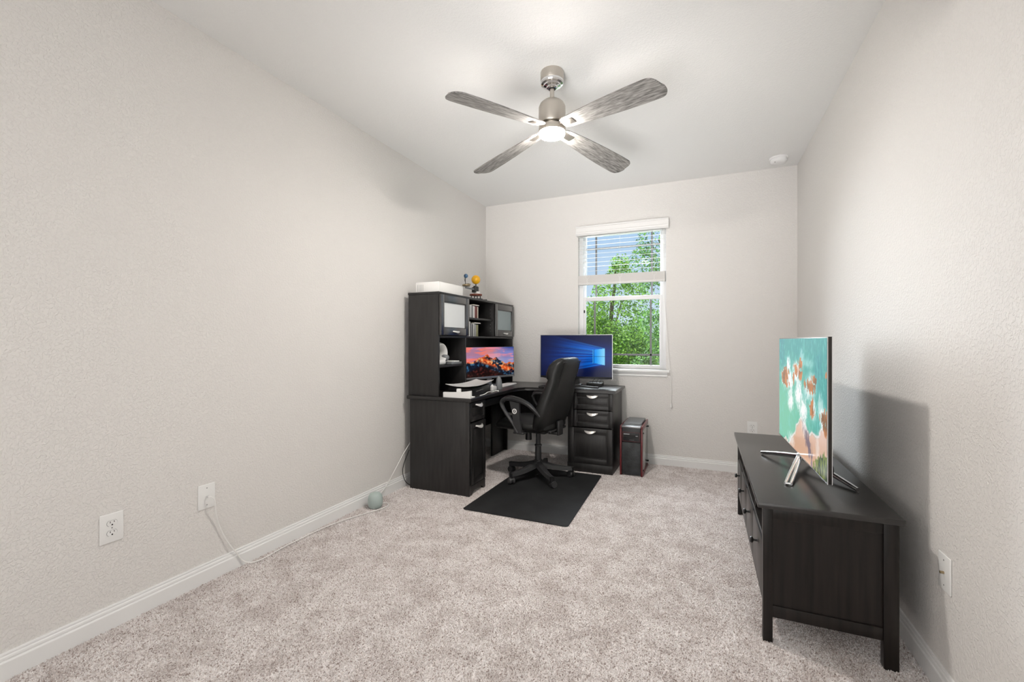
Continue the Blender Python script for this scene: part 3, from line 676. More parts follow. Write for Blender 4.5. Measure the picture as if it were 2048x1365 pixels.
for row, (z, seq) in enumerate(((1.4195, [('light grey', .024, .122), ('white', .022, .128), ('grey-brown', .024, .132), ('light grey', .020, .112), ('white', .022, .116), ('mid grey', .020, .112), ('white', .024, .110), ('pale pink', .022, .108), ('dark red', .020, .110), ('dark red', .018, .112), ('cream', .016, .108)]),
                                (1.2485, [('dark grey', .022, .130), ('mid grey', .022, .128), ('light grey', .022, .132), ('white', .018, .134), ('black', .020, .112), ('light grey', .018, .116), ('dark grey', .024, .112), ('white', .020, .120), ('mid grey', .020, .114), ('white', .018, .112), ('olive', .026, .110)]))):
    y = 3.476; rn = 'upper' if row == 0 else 'lower'
    for i, (c, th, h) in enumerate(seq):
        book(y, th, z, h, 0.16, c, '%s book standing %s from the left in the %s row of the hutch' % (c, names[i], rn), 'books in the %s hutch cubby' % rn)
        y += th + 0.0012
    c = 'light grey' if row == 0 else 'white'
    t = thing('book', '%s thin book lying flat across the %s row of books in the hutch' % (c, rn), 'book', (-2.05, 3.66, z + 0.1345), 0, 'flat books in the hutch cubbies')
    hh = z + (0.1155 if row == 0 else 0.1165)
    # rests on the tops of the standing books on its right part
    y0b, y1b = (3.615, 3.735) if row == 0 else (3.640, 3.765)
    hh = z + (0.1165 if row == 0 else 0.1205)
    t.location.z = hh
    G().box(-2.11, hx - 0.02, y0b, y1b, hh, hh + 0.002).obj('cover', bm_[c], t); G().box(-2.108, hx - 0.022, y0b + 0.002, y1b, hh + 0.002, hh + 0.009).obj('pages', pages, t)

# headset and papers on the left shelf
hs = thing('headset', 'white rounded headset with grey visor on the lower left hutch shelf', 'headset', (-2.05, 3.13, 1.0065))
g = G(); g.tube([(-2.03, 3.13 + 0.085 * math.cos(t_), 1.0065 + 0.022 + 0.075 + 0.075 * math.sin(t_)) for t_ in [R(a) for a in range(-60, 215, 12)]], 0.024, 12, 0, (2.0, 0.7))
g.obj('band', M['white'], hs)
g = G(); g.box(-2.09, -1.975, 3.035, 3.19, 1.0067, 1.05, 0.018, 3); g.obj('lower_shell', M['white'], hs, ang=60)
g = G(); g.sphere((-2.01, 3.215, 1.065), 0.032, (1.3, 0.9, 1.0)); g.obj('visor', M['greycase'], hs)
tag(G().box(-2.14, -1.96, 3.245, 3.415, 1.0065, 1.0245, 0.002).obj('slim_box', M['greycase'], origin=(-2.05, 3.33, 1.0065)), 'slim grey box lying on the hutch shelf beside the headset', 'box')
tag(G().box(-2.10, -1.97, 3.30, 3.39, 1.025, 1.034, 0.001).obj('folded_paper', M['paper'], origin=(-2.03, 3.35, 1.025)), 'folded white papers on top of the slim grey box', 'paper')

# ------------------------------------------------------------------ things on the left worktop
dz = DZ + 0.0005
gc = thing('game_console', 'black flat console with curved white cover plate lying on the desk', 'game console', (-1.79, 3.33, dz))
QA, QB, QC, QD = Vector((-1.925, 3.09, 0)), Vector((-1.645, 3.045, 0)), Vector((-1.745, 3.62, 0)), Vector((-1.915, 3.60, 0))
def bil(u, v): return (QA * (1 - u) + QB * u) * (1 - v) + (QD * (1 - u) + QC * u) * v
g = G(); g.prism([bil(u, v).to_tuple()[:2] for u, v in ((0.03, 0.07), (0.85, 0.07), (0.90, 0.12), (0.90, 0.88), (0.85, 0.93), (0.03, 0.93))], dz + 0.003, dz + 0.058)
g.obj('body', M['plastic'], gc)
g = G(); nx_, ny_ = 12, 14; vt, vb = [], []
for j in range(ny_ + 1):
    for i in range(nx_ + 1):
        u, v = i / nx_, j / ny_; p = bil(u, v); x, y = p.x - 0.012 * math.sin(PI * v) * u, p.y
        z = dz + 0.063 + 0.012 * (abs(2 * u - 1) ** 2.2) + 0.016 * (abs(2 * v - 1) ** 2)
        vt.append(g.bm.verts.new((x, y, z + 0.004))); vb.append(g.bm.verts.new((x, y, z)))
idx = lambda i, j: j * (nx_ + 1) + i
for j in range(ny_):
    for i in range(nx_):
        g.bm.faces.new((vt[idx(i, j)], vt[idx(i + 1, j)], vt[idx(i + 1, j + 1)], vt[idx(i, j + 1)])); g.bm.faces.new((vb[idx(i, j)], vb[idx(i, j + 1)], vb[idx(i + 1, j + 1)], vb[idx(i + 1, j)]))
ring = [idx(i, 0) for i in range(nx_ + 1)] + [idx(nx_, j) for j in range(1, ny_ + 1)] + [idx(i, ny_) for i in range(nx_ - 1, -1, -1)] + [idx(0, j) for j in range(ny_ - 1, 0, -1)]
for a, b in zip(ring, ring[1:] + ring[:1]): g.bm.faces.new((vt[a], vb[a], vb[b], vt[b]))
g.obj('cover_plate', M['white'], gc, ang=50)
g = G()
for v in (0.25, 0.36, 0.47): p = bil(0.905, v); q = bil(0.905, v + 0.08); g.cyl((p.x, p.y, dz + 0.033), (q.x, q.y, dz + 0.033), 0.0022, seg=6)
g.obj('port', M['slotgrey'], gc)
tr = thing('charging_dock', 'low white dock with curved top edge at the near end of the desk', 'dock', (-1.76, 3.01, dz))
g = G(); x0, x1, yA = -1.885, -1.640, 2.992
pf = [(x0, dz), (x1, dz), (x1, dz + 0.058)] + [(x1 - 0.006 - (x1 - x0 - 0.006) * f, dz + 0.040 + 0.018 * (1 - f) ** 2.5 * 1.0) for f in [k / 10 for k in range(11)]]
g.prism(pf, yA, yA + 0.022, 'y'); g.box(x0, x1, yA + 0.022, yA + 0.075, dz, dz + 0.010, 0.002); g.obj('shell', M['white'], tr)
G().box(x0 + 0.103, x0 + 0.137, yA + 0.026, yA + 0.052, dz + 0.010, dz + 0.068, 0.006, 3).obj('post', M['white'], tr)
tag(G().tube([(-1.645, 3.16, dz + 0.005), (-1.650, 3.26, dz + 0.004), (-1.665, 3.34, dz + 0.016), (-1.66, 3.42, dz + 0.004), (-1.685, 3.50, dz + 0.004), (-1.665, 3.56, dz + 0.004), (-1.645, 3.50, dz + 0.004)], 0.0035, 6, 2).obj('white_cable', M['cordm'], origin=(-1.7, 3.4, dz)), 'loose white cable on the desk beside the game console', 'cable')
# small white bottles/clutter
tag(G().lathe([(0.016, 0), (0.018, 0.004), (0.018, 0.042), (0.012, 0.048), (0.008, 0.05), (0.008, 0.058), (0, 0.058)], (-1.72, 3.535, dz), 20).obj('pill_bottle', M['white'], origin=(-1.72, 3.535, dz)), 'little white bottle on the desk edge left of the grey speaker', 'bottle')
g = G(); g.box(-1.755, -1.715, 3.585, 3.625, dz, dz + 0.032, 0.004); tag(g.obj('earbud_case', M['white'], origin=(-1.735, 3.6, dz)), 'tiny white square case beside the grey speaker', 'case')
tag(G().lathe([(0, 0), (0.030, 0), (0.032, 0.006), (0.030, 0.05), (0.024, 0.09), (0.015, 0.112), (0.009, 0.118), (0, 0.118)], (-1.72, 3.675, dz), 24).obj('desk_speaker', M['greycase'], origin=(-1.72, 3.675, dz)), 'small grey tapered speaker standing on the desk edge', 'speaker')
wk = thing('keyboard', 'slim white keyboard on the desk below the sunset monitor', 'keyboard', (-1.83, 4.03, dz))
g = G(); g.box(-1.865, -1.755, 3.86, 4.19, dz, dz + 0.010, 0.003); g.obj('case', M['white'], wk)
g = G()
for i in range(4):
    for j in range(13): g.box(-1.860 + i * 0.026, -1.838 + i * 0.026, 3.868 + j * 0.0245, 3.8885 + j * 0.0245, dz + 0.0102, dz + 0.0128)
g.obj('keys', M['paper'], wk)
bk = thing('keyboard', 'slim black keyboard on the back desk wing left of the chair', 'keyboard', (-1.305, 4.036, dz))
g = G(); g.box(-1.45, -1.16, 3.985, 4.088, dz, dz + 0.012, 0.003); g.obj('case', M['plastic2'], bk)
g = G()
for i in range(12):
    for j in range(4): g.box(-1.444 + i * 0.0235, -1.4245 + i * 0.0235, 3.990 + j * 0.0242, 4.0102 + j * 0.0242, dz + 0.0122, dz + 0.016)
g.obj('keys', M['plastic'], bk)


# ------------------------------------------------------------------ screens
def nz(x, y, s=1.0, o=4): return noise.fractal(Vector((x * s, y * s, 3.7)), 0.9, 2.0, o, noise_basis='PERLIN_ORIGINAL')
def mixc(a, b, t): t = max(0, min(1, t)); return tuple(p + (q - p) * t for p, q in zip(a, b))
def sstep(a, b, x): t = max(0, min(1, (x - a) / (b - a))); return t * t * (3 - 2 * t)


RIDGE = [(0, .50), (.12, .51), (.2, .58), (.26, .67), (.34, .70), (.42, .755), (.47, .66), (.55, .60), (.60, .635), (.66, .56), (.74, .50), (.82, .41), (.88, .46), (.93, .45), (1.0, .44)]


def interp(tab, u):
    for (a, x), (b, y) in zip(tab, tab[1:]):
        if a <= u <= b: return x + (y - x) * (u - a) / (b - a)
    return tab[-1][1]


def mountain(u, v):
    r = interp(RIDGE, u) + 0.03 * nz(u, 0.3, 14, 3)
    if v > r:
        c = mixc((0.98, 0.50, 0.44), (0.52, 0.53, 0.78), sstep(0.2, 0.8, u + 0.25 * nz(u, v * 2.2, 2.5)))
        c = mixc(c, (0.97, 0.56, 0.62), 0.8 * sstep(0.04, 0.32, nz(u + 3, v * 3.2, 3)))
        c = mixc(c, (0.50, 0.50, 0.72), 0.6 * sstep(0.0, 0.4, nz(u + 9, v * 3.5, 3)))
        c = mixc(c, (0.72, 0.72, 0.78), 0.4 * sstep(0.3, 0.0, v - r) * sstep(0.3, 0.6, u))
        return mixc(c, (0.18, 0.30, 0.62), sstep(0.82, 1.0, v) * sstep(0.55, 1, u))
    n = nz(u * 1.6, v, 13, 5); n2 = nz(u + 5, v * 0.7 + u * 0.5, 7, 4)
    base = mixc((0.04, 0.07, 0.14), (0.20, 0.40, 0.55), sstep(-0.1, 0.45, n))
    o1 = sstep(0.17, 0.02, abs(v - (0.62 - 0.62 * (u - 0.22)))) * sstep(0.18, 0.3, u)
    o2 = sstep(0.16, 0.0, r - v)
    oo = max(o1, o2) * sstep(-0.16, 0.12, n2 + n * 0.5)
    base = mixc(base, mixc((0.92, 0.36, 0.14), (0.98, 0.66, 0.40), sstep(0.0, 0.4, n)), oo)
    lowleft = sstep(0.05, -0.05, v - (0.38 - abs(u - 0.3) * 0.75))
    return mixc(base, mixc((0.10, 0.03, 0.02), (0.30, 0.12, 0.10), sstep(0, 0.5, n)), lowleft)


def beams(u, v):
    c = mixc((0.0, 0.055, 0.25), (0.0, 0.18, 0.50), sstep(0.9, 0.0, math.hypot((u - 0.78) * 0.9, (v - 0.5) * 1.9)))
    x0, x1 = 0.745, 0.905
    top = 0.685 + (u - x1) * -0.42; bot = 0.285 + (u - x1) * 0.30
    if u < x1:
        a = (v - 0.5) / (1.35 - u) * 1.35
        fade = sstep(-0.05, 0.9, u)
        st = max(0, 0.5 + 1.6 * noise.noise(Vector((a * 16, 0.2, 0))))
        inside = sstep(-0.02, 0.03, top - v) * sstep(-0.02, 0.03, v - bot)
        c = mixc(c, (0.0, 0.46, 0.92), 0.85 * inside * fade * (0.35 + 0.65 * st))
        for (y1, k) in ((0.685, 0.42), (0.60, 0.20), (0.55, 0.12)):
            c = mixc(c, (0.25, 0.72, 1.0), 0.6 * fade * math.exp(-abs(v - (y1 + (x1 - u) * k)) * 130))
    if x0 < u < x1:
        t2 = 0.655 + (u - x0) * 0.18; b2 = 0.335 - (u - x0) * 0.30
        if b2 < v < t2:
            c = mixc((0.02, 0.55, 0.96), (0.55, 0.86, 1.0), sstep(x0, x1, u) * 0.9)
    if abs(v - 0.492) < 0.008: c = mixc(c, (0.0, 0.10, 0.32), 0.9)
    if abs(u - 0.756) < 0.004 and 0.33 < v < 0.66: c = (0.0, 0.25, 0.55)
    if abs(u - 0.745) < 0.003 and 0.33 < v < 0.66: c = mixc(c, (0.4, 0.85, 1), 0.8)
    return mixc(c, (0.0, 0.03, 0.16), sstep(0.3, 0.02, v) * 0.4)


def beach(u, v):
    D = 2.75 - 0.972 * u; w = (1 / D - 1 / 2.75) / (1 / 1.778 - 1 / 2.75)
    n = nz(w * 1.2, v * 0.8, 6, 5); nf = nz(w * 3.2, v * 1.0, 15, 5); nf2 = nz(w * 2.0 + 7, v * 0.6, 30, 4)
    c = mixc((0.10, 0.60, 0.60), (0.40, 0.76, 0.64), sstep(0.95, 0.35, v + 0.15 * n) * sstep(1.2, 0.2, w))
    c = mixc(c, (0.05, 0.55, 0.60), 0.6 * sstep(0.0, 0.4, n) * sstep(0.5, 0.9, v))
    c = mixc(c, (0.45, 0.80, 0.76), 0.5 * sstep(0.1, 0.5, nf2))
    sand = interp([(0, -.1), (.15, -.02), (.3, .13), (.45, .29), (.6, .27), (.75, .25), (.87, .36), (1, .36)], w)
    s_ = sstep(sand + 0.05, sand - 0.03, v + 0.06 * n)
    c = mixc(c, mixc((0.92, 0.76, 0.70), (0.87, 0.66, 0.54), sstep(0.34, 0.05, v)), s_ * 0.95)
    c = mixc(c, (0.95, 0.90, 0.90), 0.85 * sstep(0.022, 0.004, abs(v - sand - 0.01 + 0.07 * n)))
    for (a, b, ru, rv, k) in ((.12, .62, .10, .13, .9), (.19, .76, .05, .10, 1), (.22, .60, .09, .14, 1), (.235, .42, .075, .12, 1), (.36, .70, .12, .12, 1), (.40, .52, .10, .16, 1), (.50, .40, .10, .13, 1), (.47, .84, .06, .10, .5), (.56, .56, .08, .10, .7), (.66, .62, .14, .13, .8), (.70, .46, .10, .12, .8), (.86, .50, .08, .13, .6), (.92, .42, .12, .10, 1), (.52, .26, .06, .09, .7), (.24, .06, .09, .08, .6), (.80, .18, .05, .12, .4), (.60, .80, .16, .05, .35)):
        d = math.hypot((w - a) / ru, (v - b) / rv)
        c = mixc(c, (0.97, 0.98, 0.98), k * sstep(1.25, 0.55, d + 0.75 * abs(nf) + 0.3 * max(0, nf2)))
    for (a, b, ru, rv) in ((.12, .615, .06, .085), (.34, .72, .045, .05), (.44, .78, .035, .045), (.43, .69, .04, .04), (.30, .66, .02, .05), (.66, .62, .10, .045), (.73, .68, .05, .03), (.68, .45, .05, .06), (.95, .43, .08, .05), (.97, .36, .05, .04), (.985, .74, .02, .02)):
        d = math.hypot((w - a) / ru, (v - b) / rv)
        if d + 0.9 * nf < 1.0: c = mixc((0.78, 0.48, 0.24), (0.50, 0.33, 0.18), 0.5 + 1.4 * n + nf)
    d = math.hypot((w - 0.60 - 0.45 * (0.16 - v)) / 0.055, (v - 0.15) / 0.14)
    c = mixc(c, (0.42, 0.37, 0.44), 0.85 * sstep(1.2, 0.5, d + nf))
    if v < 0.17 * sstep(0.66, 0.90, w) + 0.05 * nf and w > 0.66: c = mixc((0.13, 0.22, 0.07), (0.46, 0.52, 0.20), 0.5 + 1.5 * nf)
    return c


# monitor 1 (wide, inside the hutch)
pL = Vector((-2.045, 3.640, 0)); pR = Vector((-1.835, 4.300, 0))
mid = (pL + pR) / 2; dirv = (pR - pL).normalized(); yaw = math.atan2(dirv.y, dirv.x); mw_ = (pR - pL).length
mo = thing('monitor', 'wide monitor showing a sunset mountain, standing inside the hutch', 'monitor', (mid.x, mid.y, dz), yaw)
zt, zb = 1.148, 0.835
# local frame: x along width, -y faces viewer
tilt = Matrix.Translation((0, 0, (zt + zb) / 2 - dz)) @ Matrix.Rotation(R(-2.0), 4, 'X')
h_ = zt - zb
G().box(-mw_ / 2, mw_ / 2, 0.0, 0.022, -h_ / 2, h_ / 2, 0.003, rot=tilt).obj('casing', M['darkbezel'], mo, False)
G().box(-mw_ / 2, mw_ / 2, -0.004, 0.001, -h_ / 2, -h_ / 2 + 0.020, 0.001, rot=tilt).obj('lower_bezel', M['bezel'], mo, False)
G().cyl((0.0, -0.0052, zb - dz + 0.010), (0.0, -0.004, zb - dz + 0.010), 0.005, seg=14).obj('emblem', M['white'], mo, False)
mwld = wm(mo) @ tilt @ Matrix.Translation((0, -0.0012, 0.0085))
grid_screen('screen', mw_ - 0.012, h_ - 0.026, 200, 92, mountain, mwld, screen_mat('screen_sunset', 0.85), mo)
g = G(); g.box(-0.035, 0.035, 0.024, 0.040, 0.0, 0.18, 0.004); g.box(-0.12, 0.12, -0.03, 0.12, 0, 0.010, 0.004); g.obj('stand', M['bezel'], mo, False)

# monitor 2 (back wing)
mo = thing('monitor', 'large monitor showing blue light beams, standing before the window', 'monitor', (-1.145, 4.245, dz), R(2.0))
W2, zt, zb = 0.712, 1.266, 0.842; h_ = zt - zb; zc = (zt + zb) / 2 - dz
mm = Matrix.Translation((0, -0.045, zc))
g = G(); g.box(-W2 / 2, W2 / 2, 0.0, 0.018, -h_ / 2, h_ / 2, 0.003, rot=mm)
g.prism([(-0.35, -h_ / 2 + 0.002 + zc), (-0.25, -h_ / 2 - 0.012 + zc), (-0.2, -h_ / 2 + 0.002 + zc)], -0.043, -0.028, 'y'); g.prism([(0.35, -h_ / 2 + 0.002 + zc), (0.25, -h_ / 2 - 0.012 + zc), (0.2, -h_ / 2 + 0.002 + zc)], -0.043, -0.028, 'y')
g.box(-0.25, 0.25, 0.018, 0.045, -0.13, 0.12, 0.012, rot=mm); g.obj('casing', M['darkbezel'], mo, False)
g = G(); g.box(-W2 / 2, W2 / 2, -0.0015, 0.001, h_ / 2 - 0.003, h_ / 2 + 0.001, rot=mm); g.box(W2 / 2 - 0.003, W2 / 2 + 0.001, -0.0015, 0.001, -h_ / 2, h_ / 2, rot=mm); g.obj('bezel_edge', M['bezel'], mo, False)
mwld = wm(mo) @ mm @ Matrix.Translation((0, -0.0012, 0.006))
grid_screen('screen', W2 - 0.014, h_ - 0.026, 220, 124, beams, mwld, screen_mat('screen_beams', 0.9), mo)
g = G(); g.box(-0.03, 0.03, -0.026, 0.010, 0.02, 0.25, 0.005)
for sx in (-1, 1): g.prism([(sx * 0.005, -0.03), (sx * 0.03, 0.0), (sx * 0.245, -0.135), (sx * 0.238, -0.152)], 0.0, 0.012, 'z')
g.box(-0.05, 0.05, -0.04, 0.05, 0.0, 0.022, 0.006); g.obj('stand', M['plastic2'], mo, False)
rb = thing('hub_box', 'small black box with cords behind the large monitor stand', 'electronics', (-0.985, 4.33, dz))
G().box(-1.055, -0.905, 4.275, 4.385, dz, dz + 0.034, 0.004).obj('body', M['plastic'], rb)
g = G()
for k, (xa, xb) in enumerate(((-1.00, -0.99), (-0.96, -0.95), (-0.93, -0.90))):
    g.tube([(xa, 4.31, dz + 0.034), (xa + 0.01, 4.29, dz + 0.06), (xb + 0.035, 4.27, dz + 0.085), (xb + 0.05, 4.262, dz + 0.13)], 0.0026, 6, 2)
g.tube([(-0.905, 4.31, dz + 0.015), (-0.885, 4.30, dz + 0.04), (-0.90, 4.29, dz + 0.06), (-0.95, 4.29, dz + 0.05), (-1.03, 4.30, dz + 0.045)], 0.0026, 6, 2); g.obj('cords', M['blackcord'], rb)

# ------------------------------------------------------------------ office chair (built facing +x)
CH = (-1.330, 3.655, 0.0106)
ch = thing('office_chair', 'black leather high-back office chair on the dark mat', 'office chair', CH, R(171.5))
L_ = dict(parent=ch, world=False)
g = G()
for k in range(5):
    a = R(-120 + 72 * k - 171.5)
    mr = Matrix.Rotation(a, 4, 'Z')
    secs = []
    for f in [i / 8 for i in range(9)]:
        x = 0.02 + 0.275 * f; z = 0.128 - 0.050 * f - 0.012 * math.sin(PI * f); w = 0.036 - 0.014 * f; h = 0.023 - 0.007 * f
        secs.append([g.bm.verts.new(mr @ Vector(p)) for p in ((x, -w, z - h), (x, w, z - h), (x, w * 0.75, z + h * 0.6), (x, w * 0.3, z + h), (x, -w * 0.3, z + h), (x, -w * 0.75, z + h * 0.6))])
    for p, q in zip(secs, secs[1:]):
        for i in range(6): g.bm.faces.new((p[i], p[(i + 1) % 6], q[(i + 1) % 6], q[i]))
    g.bm.faces.new(secs[0]); g.bm.faces.new(secs[-1][::-1])
g.lathe([(0.0, 0.095), (0.036, 0.095), (0.040, 0.105), (0.038, 0.150), (0.030, 0.158), (0.0, 0.158)], (0, 0, 0), 24); g.obj('star_base', M['plastic2'], ang=40, **L_)
for k in range(5):
    a = R(-120 + 72 * k - 171.5); c = Vector((0.295 * math.cos(a), 0.295 * math.sin(a), 0)); sw = a + R(70 + 25 * k)
    d = Vector((math.cos(sw), math.sin(sw), 0)); wc = c + d * 0.012; ax = Vector((-d.y, d.x, 0))
    g = G(); g.cyl(c + Vector((0, 0, 0.048)), c + Vector((0, 0, 0.090)), 0.015, 0.019, 14); g.cyl(wc - ax * 0.009 + Vector((0, 0, 0.030)), wc + ax * 0.009 + Vector((0, 0, 0.030)), 0.024, seg=20)
    cs = g.obj('caster', M['plastic'], **L_)
    g = G()
    for s_ in (-1, 1):
        p0 = wc + ax * 0.010 * s_; p1 = wc + ax * 0.026 * s_
        g.cyl(p0 + Vector((0, 0, 0.027)), p1 + Vector((0, 0, 0.0295)), 0.0290, 0.0255, 24)
    g.obj('wheel', M['plastic2'], cs, False)
g = G(); g.cyl((0, 0, 0.15), (0, 0, 0.285), 0.028, 0.026, 24); g.cyl((0, 0, 0.28), (0, 0, 0.40), 0.021, seg=24); g.lathe([(0.028, 0), (0.031, 0.004), (0.031, 0.012), (0.028, 0.016)], (0, 0, 0.275), 24); g.obj('gas_lift', M['plastic2'], **L_)
g = G(); g.box(-0.10, 0.12, -0.07, 0.07, 0.395, 0.435, 0.01); g.box(-0.14, 0.16, -0.10, -0.08, 0.425, 0.440); g.box(-0.14, 0.16, 0.08, 0.10, 0.425, 0.440)
g.obj('tilt_mechanism', M['plastic'], **L_)
g = G(); g.cyl((0.085, 0.02, 0.325), (0.085, 0.02, 0.405), 0.028, 0.026, 20); g.obj('tension_knob', M['plastic'], **L_)
g = G(); g.tube([(0.0, -0.06, 0.41), (0.02, -0.16, 0.405), (0.03, -0.23, 0.395)], 0.005, 8, 1); g.obj('height_lever', M['plastic'], **L_)


def loft(g, secs, close=True):
    vs = [[g.bm.verts.new(p) for p in s] for s in secs]
    n = len(secs[0])
    for a, b in zip(vs, vs[1:]):
        for i in range(n): g.bm.faces.new((a[i], a[(i + 1) % n], b[(i + 1) % n], b[i]))
    g.bm.faces.new(vs[0]); g.bm.faces.new(vs[-1][::-1])


def superell(n, a, b, e=3.0):
    out = []
    for i in range(n):
        t = 2 * PI * i / n; c, s = math.cos(t), math.sin(t)
        out.append((a * math.copysign(abs(c) ** (2 / e), c), b * math.copysign(abs(s) ** (2 / e), s)))
    return out


# seat cushion: sections along x
g = G(); secs = []
for f, hw_, th, zc in ((-0.19, 0.15, 0.02, 0.475), (-0.17, 0.20, 0.040, 0.475), (-0.10, 0.235, 0.052, 0.478), (0.0, 0.25, 0.055, 0.480), (0.12, 0.255, 0.055, 0.482), (0.22, 0.25, 0.052, 0.480), (0.285, 0.235, 0.042, 0.470), (0.315, 0.20, 0.026, 0.462), (0.325, 0.15, 0.012, 0.458)):
    secs.append([(f, y, zc + z + 0.006 * math.cos(y / 0.25 * PI) * (1 if z > 0 else 0)) for y, z in superell(28, hw_, th, 3.2)])
loft(g, secs); g.obj('seat', M['leather'], ang=80, **L_)


# backrest: sections along height, leaning back (local -x)
def back_x(z): return -0.105 - (z - 0.47) * 0.30


g = G(); secs = []
for z, hw_, th, off in ((0.435, 0.15, 0.025, 0.0), (0.445, 0.20, 0.050, 0), (0.48, 0.245, 0.070, 0), (0.58, 0.265, 0.080, 0.0), (0.68, 0.262, 0.080, 0.0), (0.78, 0.245, 0.072, -0.004), (0.86, 0.225, 0.062, -0.004), (0.885, 0.218, 0.060, -0.004), (0.90, 0.218, 0.068, 0.008), (0.94, 0.220, 0.078, 0.014), (1.00, 0.215, 0.076, 0.012), (1.035, 0.19, 0.064, 0.004), (1.056, 0.165, 0.045, -0.002), (1.065, 0.12, 0.02, -0.004)):
    secs.append([(back_x(z) + off + x, y, z) for x, y in superell(32, th, hw_, 3.0)])
loft(g, secs); bkr = g.obj('backrest', M['leather'], ang=80, **L_); bkr.location.z = -0.010
g = G()
for s_ in (-1, 1):
    g.tube([(back_x(z) - 0.060, s_ * w, z) for z, w in ((0.50, 0.165), (0.6, 0.185), (0.75, 0.172), (0.88, 0.155), (1.0, 0.150), (1.03, 0.14))], 0.0035, 6, 1)
g.tube([(back_x(1.03) - 0.052 - 0.004 * math.cos(y * 8), y, 1.030) for y in (-0.18, -0.1, 0, 0.1, 0.18)], 0.004, 6, 1)
g.tube([(back_x(1.045) - 0.02, y, 1.055 + 0.003) for y in (-0.15, -0.05, 0.05, 0.15)], 0.004, 6, 1)
g.obj('seam', M['leather'], bkr, False)
g = G(); g.box(-0.205, -0.12, -0.045, 0.045, 0.400, 0.425, 0.006); g.box(-0.222, -0.196, -0.040, 0.040, 0.395, 0.52, 0.006)
g.box(-0.20, -0.14, -0.15, 0.15, 0.432, 0.452, 0.008); g.obj('back_bracket', M['plastic'], **L_)
for s_ in (-1, 1):
    y = s_ * 0.270
    g = G()
    # loop: rear at backrest -> over the top -> front curl -> down to the seat
    pts = [(-0.120, y * 0.93, 0.600), (-0.085, y, 0.650), (-0.02, y, 0.695), (0.07, y, 0.724), (0.15, y, 0.734), (0.212, y, 0.722), (0.236, y, 0.692), (0.220, y, 0.648), (0.17, y, 0.583), (0.105, y, 0.51), (0.07, y, 0.455)]
    g.tube(pts, [0.017, 0.021, 0.024, 0.025, 0.025, 0.023, 0.019, 0.015, 0.014, 0.014, 0.016], 10, 2, (1.15, 0.75))
    g.prism([(0.035, 0.455), (0.105, 0.455), (0.120, 0.60), (0.150, 0.715), (0.055, 0.700), (0.055, 0.60)], y - 0.012, y + 0.012, 'y')
    g.box(0.02, 0.12, min(y, s_ * 0.21), max(y, s_ * 0.21), 0.440, 0.456, 0.004)
    ar = g.obj('armrest', M['plastic2'], ang=50, **L_); ar.location = (-0.028, 0, -0.020)
    g = G(); g.tube([(-0.078, y, 0.666), (-0.02, y, 0.706), (0.07, y, 0.737), (0.15, y, 0.746), (0.203, y, 0.737)], [0.014, 0.020, 0.022, 0.021, 0.014], 10, 2, (1.2, 0.6)); g.obj('arm_pad', M['leather'], ar, False)
    G().tube([(0.241, y, 0.697), (0.229, y, 0.653), (0.188, y, 0.603), (0.168, y, 0.580)], 0.0095, 8, 2, (1.1, 0.6)).obj('silver_accent', M['bezel'], ar, False)
    g = G(); yy = y + s_ * 0.012; g.cyl((0.098, yy, 0.630), (0.098, yy + s_ * 0.003, 0.630), 0.022, seg=24); bd = g.obj('badge', M['paper'], ar, False)
    g = G(); g.cyl((0.098, yy + s_ * 0.0025, 0.630), (0.098, yy + s_ * 0.0036, 0.630), 0.013, seg=20); g.obj('badge_center', M['plastic'], bd, False)
    g = G(); g.box(0.094, 0.102, yy + s_ * 0.0030, yy + s_ * 0.0044, 0.622, 0.638); g.obj('badge_mark', M['paper'], bd, False)

# floor mat
g = G(); pts = []
for cx, cy, a0 in ((-0.824, 2.778, -90), (-0.850, 3.905, 0), (-1.545, 3.905, 90), (-1.555, 2.778, 180)): pts += arc(cx, cy, 0.022, a0, a0 + 90, 5)
g.prism(pts, 0.0062, 0.0105, 'z'); tag(g.obj('floor_mat', M['mat'], origin=(-1.2, 3.35, 0)), 'rectangular charcoal chair mat on the carpet under the office chair', 'mat')

# ------------------------------------------------------------------ PC tower
px0, px1, py0, py1, ph = -0.690, -0.492, 4.035, 4.47, 0.452
pc = thing('computer_tower', 'black and dark red computer tower on the carpet beside the desk drawers', 'computer', ((px0 + px1) / 2, (py0 + py1) / 2, 0))
G().box(px0 + 0.010, px1 - 0.010, py0 + 0.02, py1, 0.012, ph - 0.018, 0.003).obj('case', M['pcblack'], pc)
g = G(); g.box(px0 + 0.018, px1 - 0.018, py0 + 0.002, py0 + 0.02, 0.016, 0.30, 0.003); g.obj('front_grille', M['pcmesh'], pc)
g = G(); g.box(px0 + 0.018, px1 - 0.018, py0, py0 + 0.02, 0.304, ph - 0.02, 0.004); fp = g.obj('front_panel', M['pcblack'], pc)
g = G(); zf = 0.305
for q in ((px0 + 0.024, px1 - 0.024, 0.310, 0.3125), (px0 + 0.024, px1 - 0.024, 0.390, 0.3925), (px0 + 0.024, px0 + 0.0265, 0.3125, 0.390), (px1 - 0.0265, px1 - 0.024, 0.3125, 0.390)): g.box(q[0], q[1], py0 - 0.0015, py0 + 0.001, q[2], q[3])
g.obj('red_outline', M['red'], fp)
g = G(); g.box(px0 + 0.034, px0 + 0.085, py0 - 0.002, py0, 0.371, 0.378); g.box(px1 - 0.060, px1 - 0.040, py0 - 0.002, py0, 0.358, 0.364); g.obj('ports', M['bezel'], fp)
g = G(); g.box(px0 + 0.036, px1 - 0.036, py0 - 0.0012, py0, 0.345, 0.368); g.obj('drive_bay', M['slot'], fp)
g = G()
for k in range(7): g.box(px0 + 0.085 + k * 0.006, px0 + 0.0885 + k * 0.006, py0 - 0.0012, py0, 0.323, 0.327)
